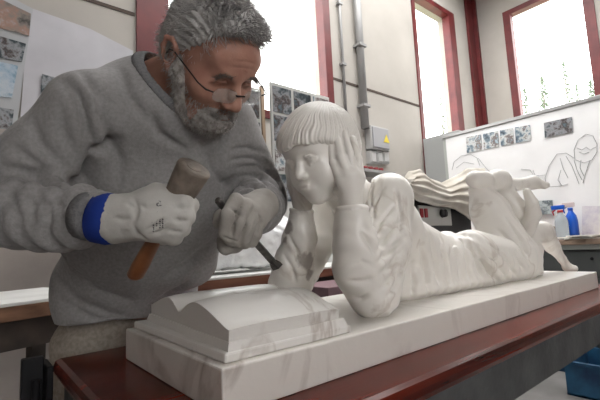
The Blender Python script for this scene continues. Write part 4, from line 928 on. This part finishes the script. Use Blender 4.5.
top = [mY(405, 178, ty), mY(409, 171, ty), mY(420, 169, ty), mY(430, 178, ty), mY(442, 183, ty), mY(455, 176, ty), mY(468, 168, ty), mY(485, 168, ty)]
by = YM-.06
bot = [mY(406, 186, by), mY(411, 195, by), mY(420, 202, by), mY(432, 205, by), mY(444, 207, by), mY(455, 209, by), mY(466, 216, by), mY(478, 226, by)]
cloth('draped_cloth', top, bot, m_cloth, 'cream cloth draped in folds over the black machine behind the sculpture')
# plastic-wrapped block on the long bench, behind the left glove
m_plas = noisy(mat('white_plastic_sheet', (.75, .76, .77), .25, Coat_Weight=.5, Coat_Roughness=.1), (.66, .67, .68), (.8, .8, .8), 6, 5, bump=.6, bscale=14, bdist=.02)
xl, xr = float(mY(196, 250, 1.62)[0]), float(mY(315, 250, 1.62)[0]); zt = float(mY(280, 213, 1.62)[2])
def pd(V, n): return .022*vnoise(V, 7, 1)+.012*np.abs(vnoise(V, 17, 2))+.006*vnoise(V, 40, 3)
w_, _ = blob('wrapped_block', [cap((xl+.13, 1.78, BZ+.12), (xr-.15, 1.78, BZ+.12), .13), cap((xl+.22, 1.80, BZ+.20), (xr-.42, 1.80, BZ+.22), .13), cap((xr-.42, 1.8, zt-.14), (xr-.16, 1.8, zt-.13), .12)], .012, m_plas, None, k=.05, disp=pd, post=lambda g, D: np.maximum(D, BZ+.022-g[...,2]))
w_.location.z += BZ-.0+.004-(w_.location.z); tag(w_, 'block wrapped in crumpled white plastic on the long bench, behind the grey glove', 'package')
# photo panels on the back wall side
def panel(name, TL, TR, dep, y, zbot, m, lab):
    a = onY(*TL, y); b = onY(*TR, y); z = (a[2]+b[2])/2
    t = tag(empty(name, ((a[0]+b[0])/2, y+.02, zbot)), lab, 'board')
    mmbox('panel_sheet', (a[0], y, zbot), (b[0], y+.02, z), m, t, bev=.003)
    mmbox('panel_stand', ((a[0]+b[0])/2-.03, y+.02, zbot), ((a[0]+b[0])/2+.03, y+.05, z-.1), m_wood, t)
    return t, a[0], b[0], z
m_pan = mat('panel_white', (.56, .56, .54), .5)
YP = 1.98
t, xa, xb, z = panel('display_board', (270, 82), (329, 97), .02, YP, BZ, m_pan, 'white display panel covered with photos, standing on the bench behind the sculpted head')
nn_ = 0; pos = ['top', 'second', 'third', 'lowest']; colm = ['left', 'middle', 'right']
for r_ in range(4):
    for c_ in range(3):
        w = (xb-xa)/3; x0 = xa+.02+c_*w; z1 = z-.03-r_*.235
        if x0 > xb-.1: continue
        photo('pinned_photo', [(x0, YP-.001, z1-.21), (x0+w-.03, YP-.001, z1-.21), (x0+w-.03, YP-.001, z1), (x0, YP-.001, z1)], photo_mat('panel_photo', CB if (r_+c_) % 3 == 2 else CD, 7, 20+r_*3+c_), f'photo in the {pos[r_]} row, {colm[c_]} column, of the panel behind the sculpted head', 'photos on the panel behind the sculpture', (0, -.004, 0))
t, xa, xb, z = panel('display_board', (226, 88), (260, 82), .02, YP+.10, BZ, m_pan, 'narrow photo panel with wooden edge strip, seen just right of the glasses')
mmbox('edge_strip', (xb, YP+.09, BZ), (xb+.03, YP+.12, z+.03), mat('lath_tan', (.36, .26, .18), .7), t)
w = (xb-xa)/2
for r_ in range(4):
    z1 = z-.03-r_*.25; x0 = xa+w+.01
    photo('pinned_photo', [(x0, YP+.099, z1-.22), (x0+w-.03, YP+.099, z1-.22), (x0+w-.03, YP+.099, z1), (x0, YP+.099, z1)], photo_mat('strip_photo', CD, 7, 50+r_), f'{["top", "second", "third", "lowest"][r_]} photo on the narrow panel just right of the glasses', 'photos on the narrow panel', (0, -.004, 0))
# wall sheets at the left
def wallquad(name, ps, m, lab, cat, off, th=.004, grp=None):
    o = prism(name, [onY(x, y, YB-off) for x, y in ps], (0, -th, 0), m); return tag(o, lab, cat, grp)
m_pos = noisy(mat('poster_paper', (.5, .5, .52), .6), (.46, .455, .49), (.54, .535, .57), 3, 4)
wallquad('paper_poster', [(33, 9), (90, 29), (133, 51), (131, 190), (15, 190), (24, 70)], m_pos, 'large blank white paper sheet on the wall behind the shoulder of the person', 'poster', .010)
wallquad('photo_poster', [(-60, -50), (4, -6), (33, 9), (24, 70), (15, 140), (-60, 140)], mat('poster_backing', (.42, .43, .45), .6), 'white photo poster on the wall at the upper left corner', 'poster', .012)
for i, (q, lb, c) in enumerate([([(-6, -4), (31, 14), (29, 36), (-8, 26)], 'grey photo of hands at work, topmost on the poster in the upper left corner', [(.05, .05, .05), (.25, .22, .2), (.35, .22, .18), (.4, .4, .4)]),
        ([(-8, 34), (26, 44), (22, 62), (-8, 56)], 'dark middle photo on the poster in the upper left corner', CD), ([(-8, 60), (18, 66), (12, 98), (-8, 96)], 'pale blue photo below the dark one on the poster at the left edge', [(.08, .2, .3), (.35, .45, .55), (.5, .55, .6), (.2, .3, .4)]),
        ([(-8, 106), (14, 110), (10, 140), (-8, 138)], 'lowest dark photo on the poster at the left edge', CD), ([(42, 74), (56, 78), (60, 110), (39, 110)], 'dark photo on the blank wall sheet, half hidden by the shoulder of the person', CD)]):
    wallquad('pinned_photo', q, photo_mat('wall_photo', c, 8, 70+i), lb, 'photo', .019, .004, 'photos on the wall posters')
# small red cans on a wall shelf under the sockets
a = onY(375, 171, 2.4); zs = float(a[2])
mmb = mmbox('wall_shelf', (a[0]-.35, 2.34, zs-.03), (a[0]+.3, 2.595, zs), m_steel); tag(mmb, 'narrow grey shelf on the back wall below the sockets', 'shelf')
for i, dx in enumerate((-.14, -.05, .04, .13)):
    tag(tube('red_can', [(a[0]+dx, 2.42, zs), (a[0]+dx, 2.42, zs+.04), (a[0]+dx, 2.42, zs+.046)], [.03, .03, .025], mat('dull_red', (.2, .02, .025), .6), n=16), f'{["leftmost", "second", "third", "rightmost"][i]} of the four small red cans on the wall shelf below the sockets', 'can', 'red cans on the wall shelf')
# box under the long bench, glimpsed between the sculpted arms
m_mauve = mat('mauve_box', (.16, .09, .11), .8)
q = onY(322, 288, 1.45)
t = tag(empty('storage_box', (q[0], 1.42, 0)), 'mauve storage box standing before the long bench, seen between the sculpted arms', 'box')
mmbox('box_body', (q[0]-.22, 1.16, 0), (q[0]+.22, 1.46, q[2]-.01), m_mauve, t, bev=.004); mmbox('box_lid', (q[0]-.23, 1.15, q[2]-.01), (q[0]+.23, 1.47, q[2]+.04), mat('lid_mauve', (.24, .15, .17), .8), t, bev=.004)
# blue crates on the floor at the lower right
m_bl = noisy(mat('blue_crate_plastic', (.02, .10, .2), .5), (.008, .04, .10), (.02, .10, .20), 9, 5)
def crate(c, size, ang, lab, fill):
    A = (nrm((math.cos(ang), math.sin(ang), 0)), nrm((-math.sin(ang), math.cos(ang), 0)), EZ); c = np.asarray(c, float); w, d, h = size
    t = tag(empty('plastic_crate', c), lab, 'crate'); bm = bmesh.new()
    add_box(bm, c+EZ*.006, (w, d, .012), A)
    for s_ in (-1, 1):
        add_box(bm, c+A[0]*s_*(w/2-.006)+EZ*h/2, (.012, d, h), A, bev=.002); add_box(bm, c+A[1]*s_*(d/2-.006)+EZ*h/2, (w-.02, .012, h), A, bev=.002)
        add_box(bm, c+A[0]*s_*(w/2+.004)+EZ*(h-.012), (.014, d+.02, .022), A, bev=.003); add_box(bm, c+A[1]*s_*(d/2+.004)+EZ*(h-.012), (w+.02, .014, .022), A, bev=.003)
    bm_link('crate_shell', bm, m_bl, t); return A
A = crate((3.06, .30, 0), (.46, .56, .22), 0, 'larger blue plastic crate standing on the concrete floor at the lower right', None)
m_rub = noisy(mat('stone_offcuts', (.12, .09, .07), .9), (.05, .035, .03), (.22, .16, .12), 12, 5)
rg = np.random.default_rng(3)
def lump(name, c, r, seed, m, lab, grp):
    o, _ = blob(name, [ell(c, (r, r*.75, r*.6))], r/7, m, None, k=.01, disp=lambda V, n: r*.25*vnoise(V, 1.2/r, seed)); tag(o, lab, 'stone', grp)
    return o
names = ['brown stone offcut in the larger blue crate, at its left', 'brown stone offcut in the larger blue crate, at its middle', 'brown stone offcut in the larger blue crate, at its right', 'brown stone offcut in the larger blue crate, at its back']
for i, (x, y) in enumerate(((2.94, .47), (2.96, .28), (2.95, .12), (3.15, .18))): lump('stone_offcut', (x, y, .075), .075, i, m_rub, names[i], 'stone offcuts in the blue crate')
crate((3.46, .74, 0), (.30, .30, .30), 0, 'smaller blue plastic crate on the floor just behind the larger one', None)
lump('stone_offcut', (3.46, .74, .085), .10, 9, mat('pale_stone', (.55, .53, .5), .9), 'pale stone lump lying in the smaller blue crate', 'stone offcuts in the blue crate')
bpy.context.view_layer.update()
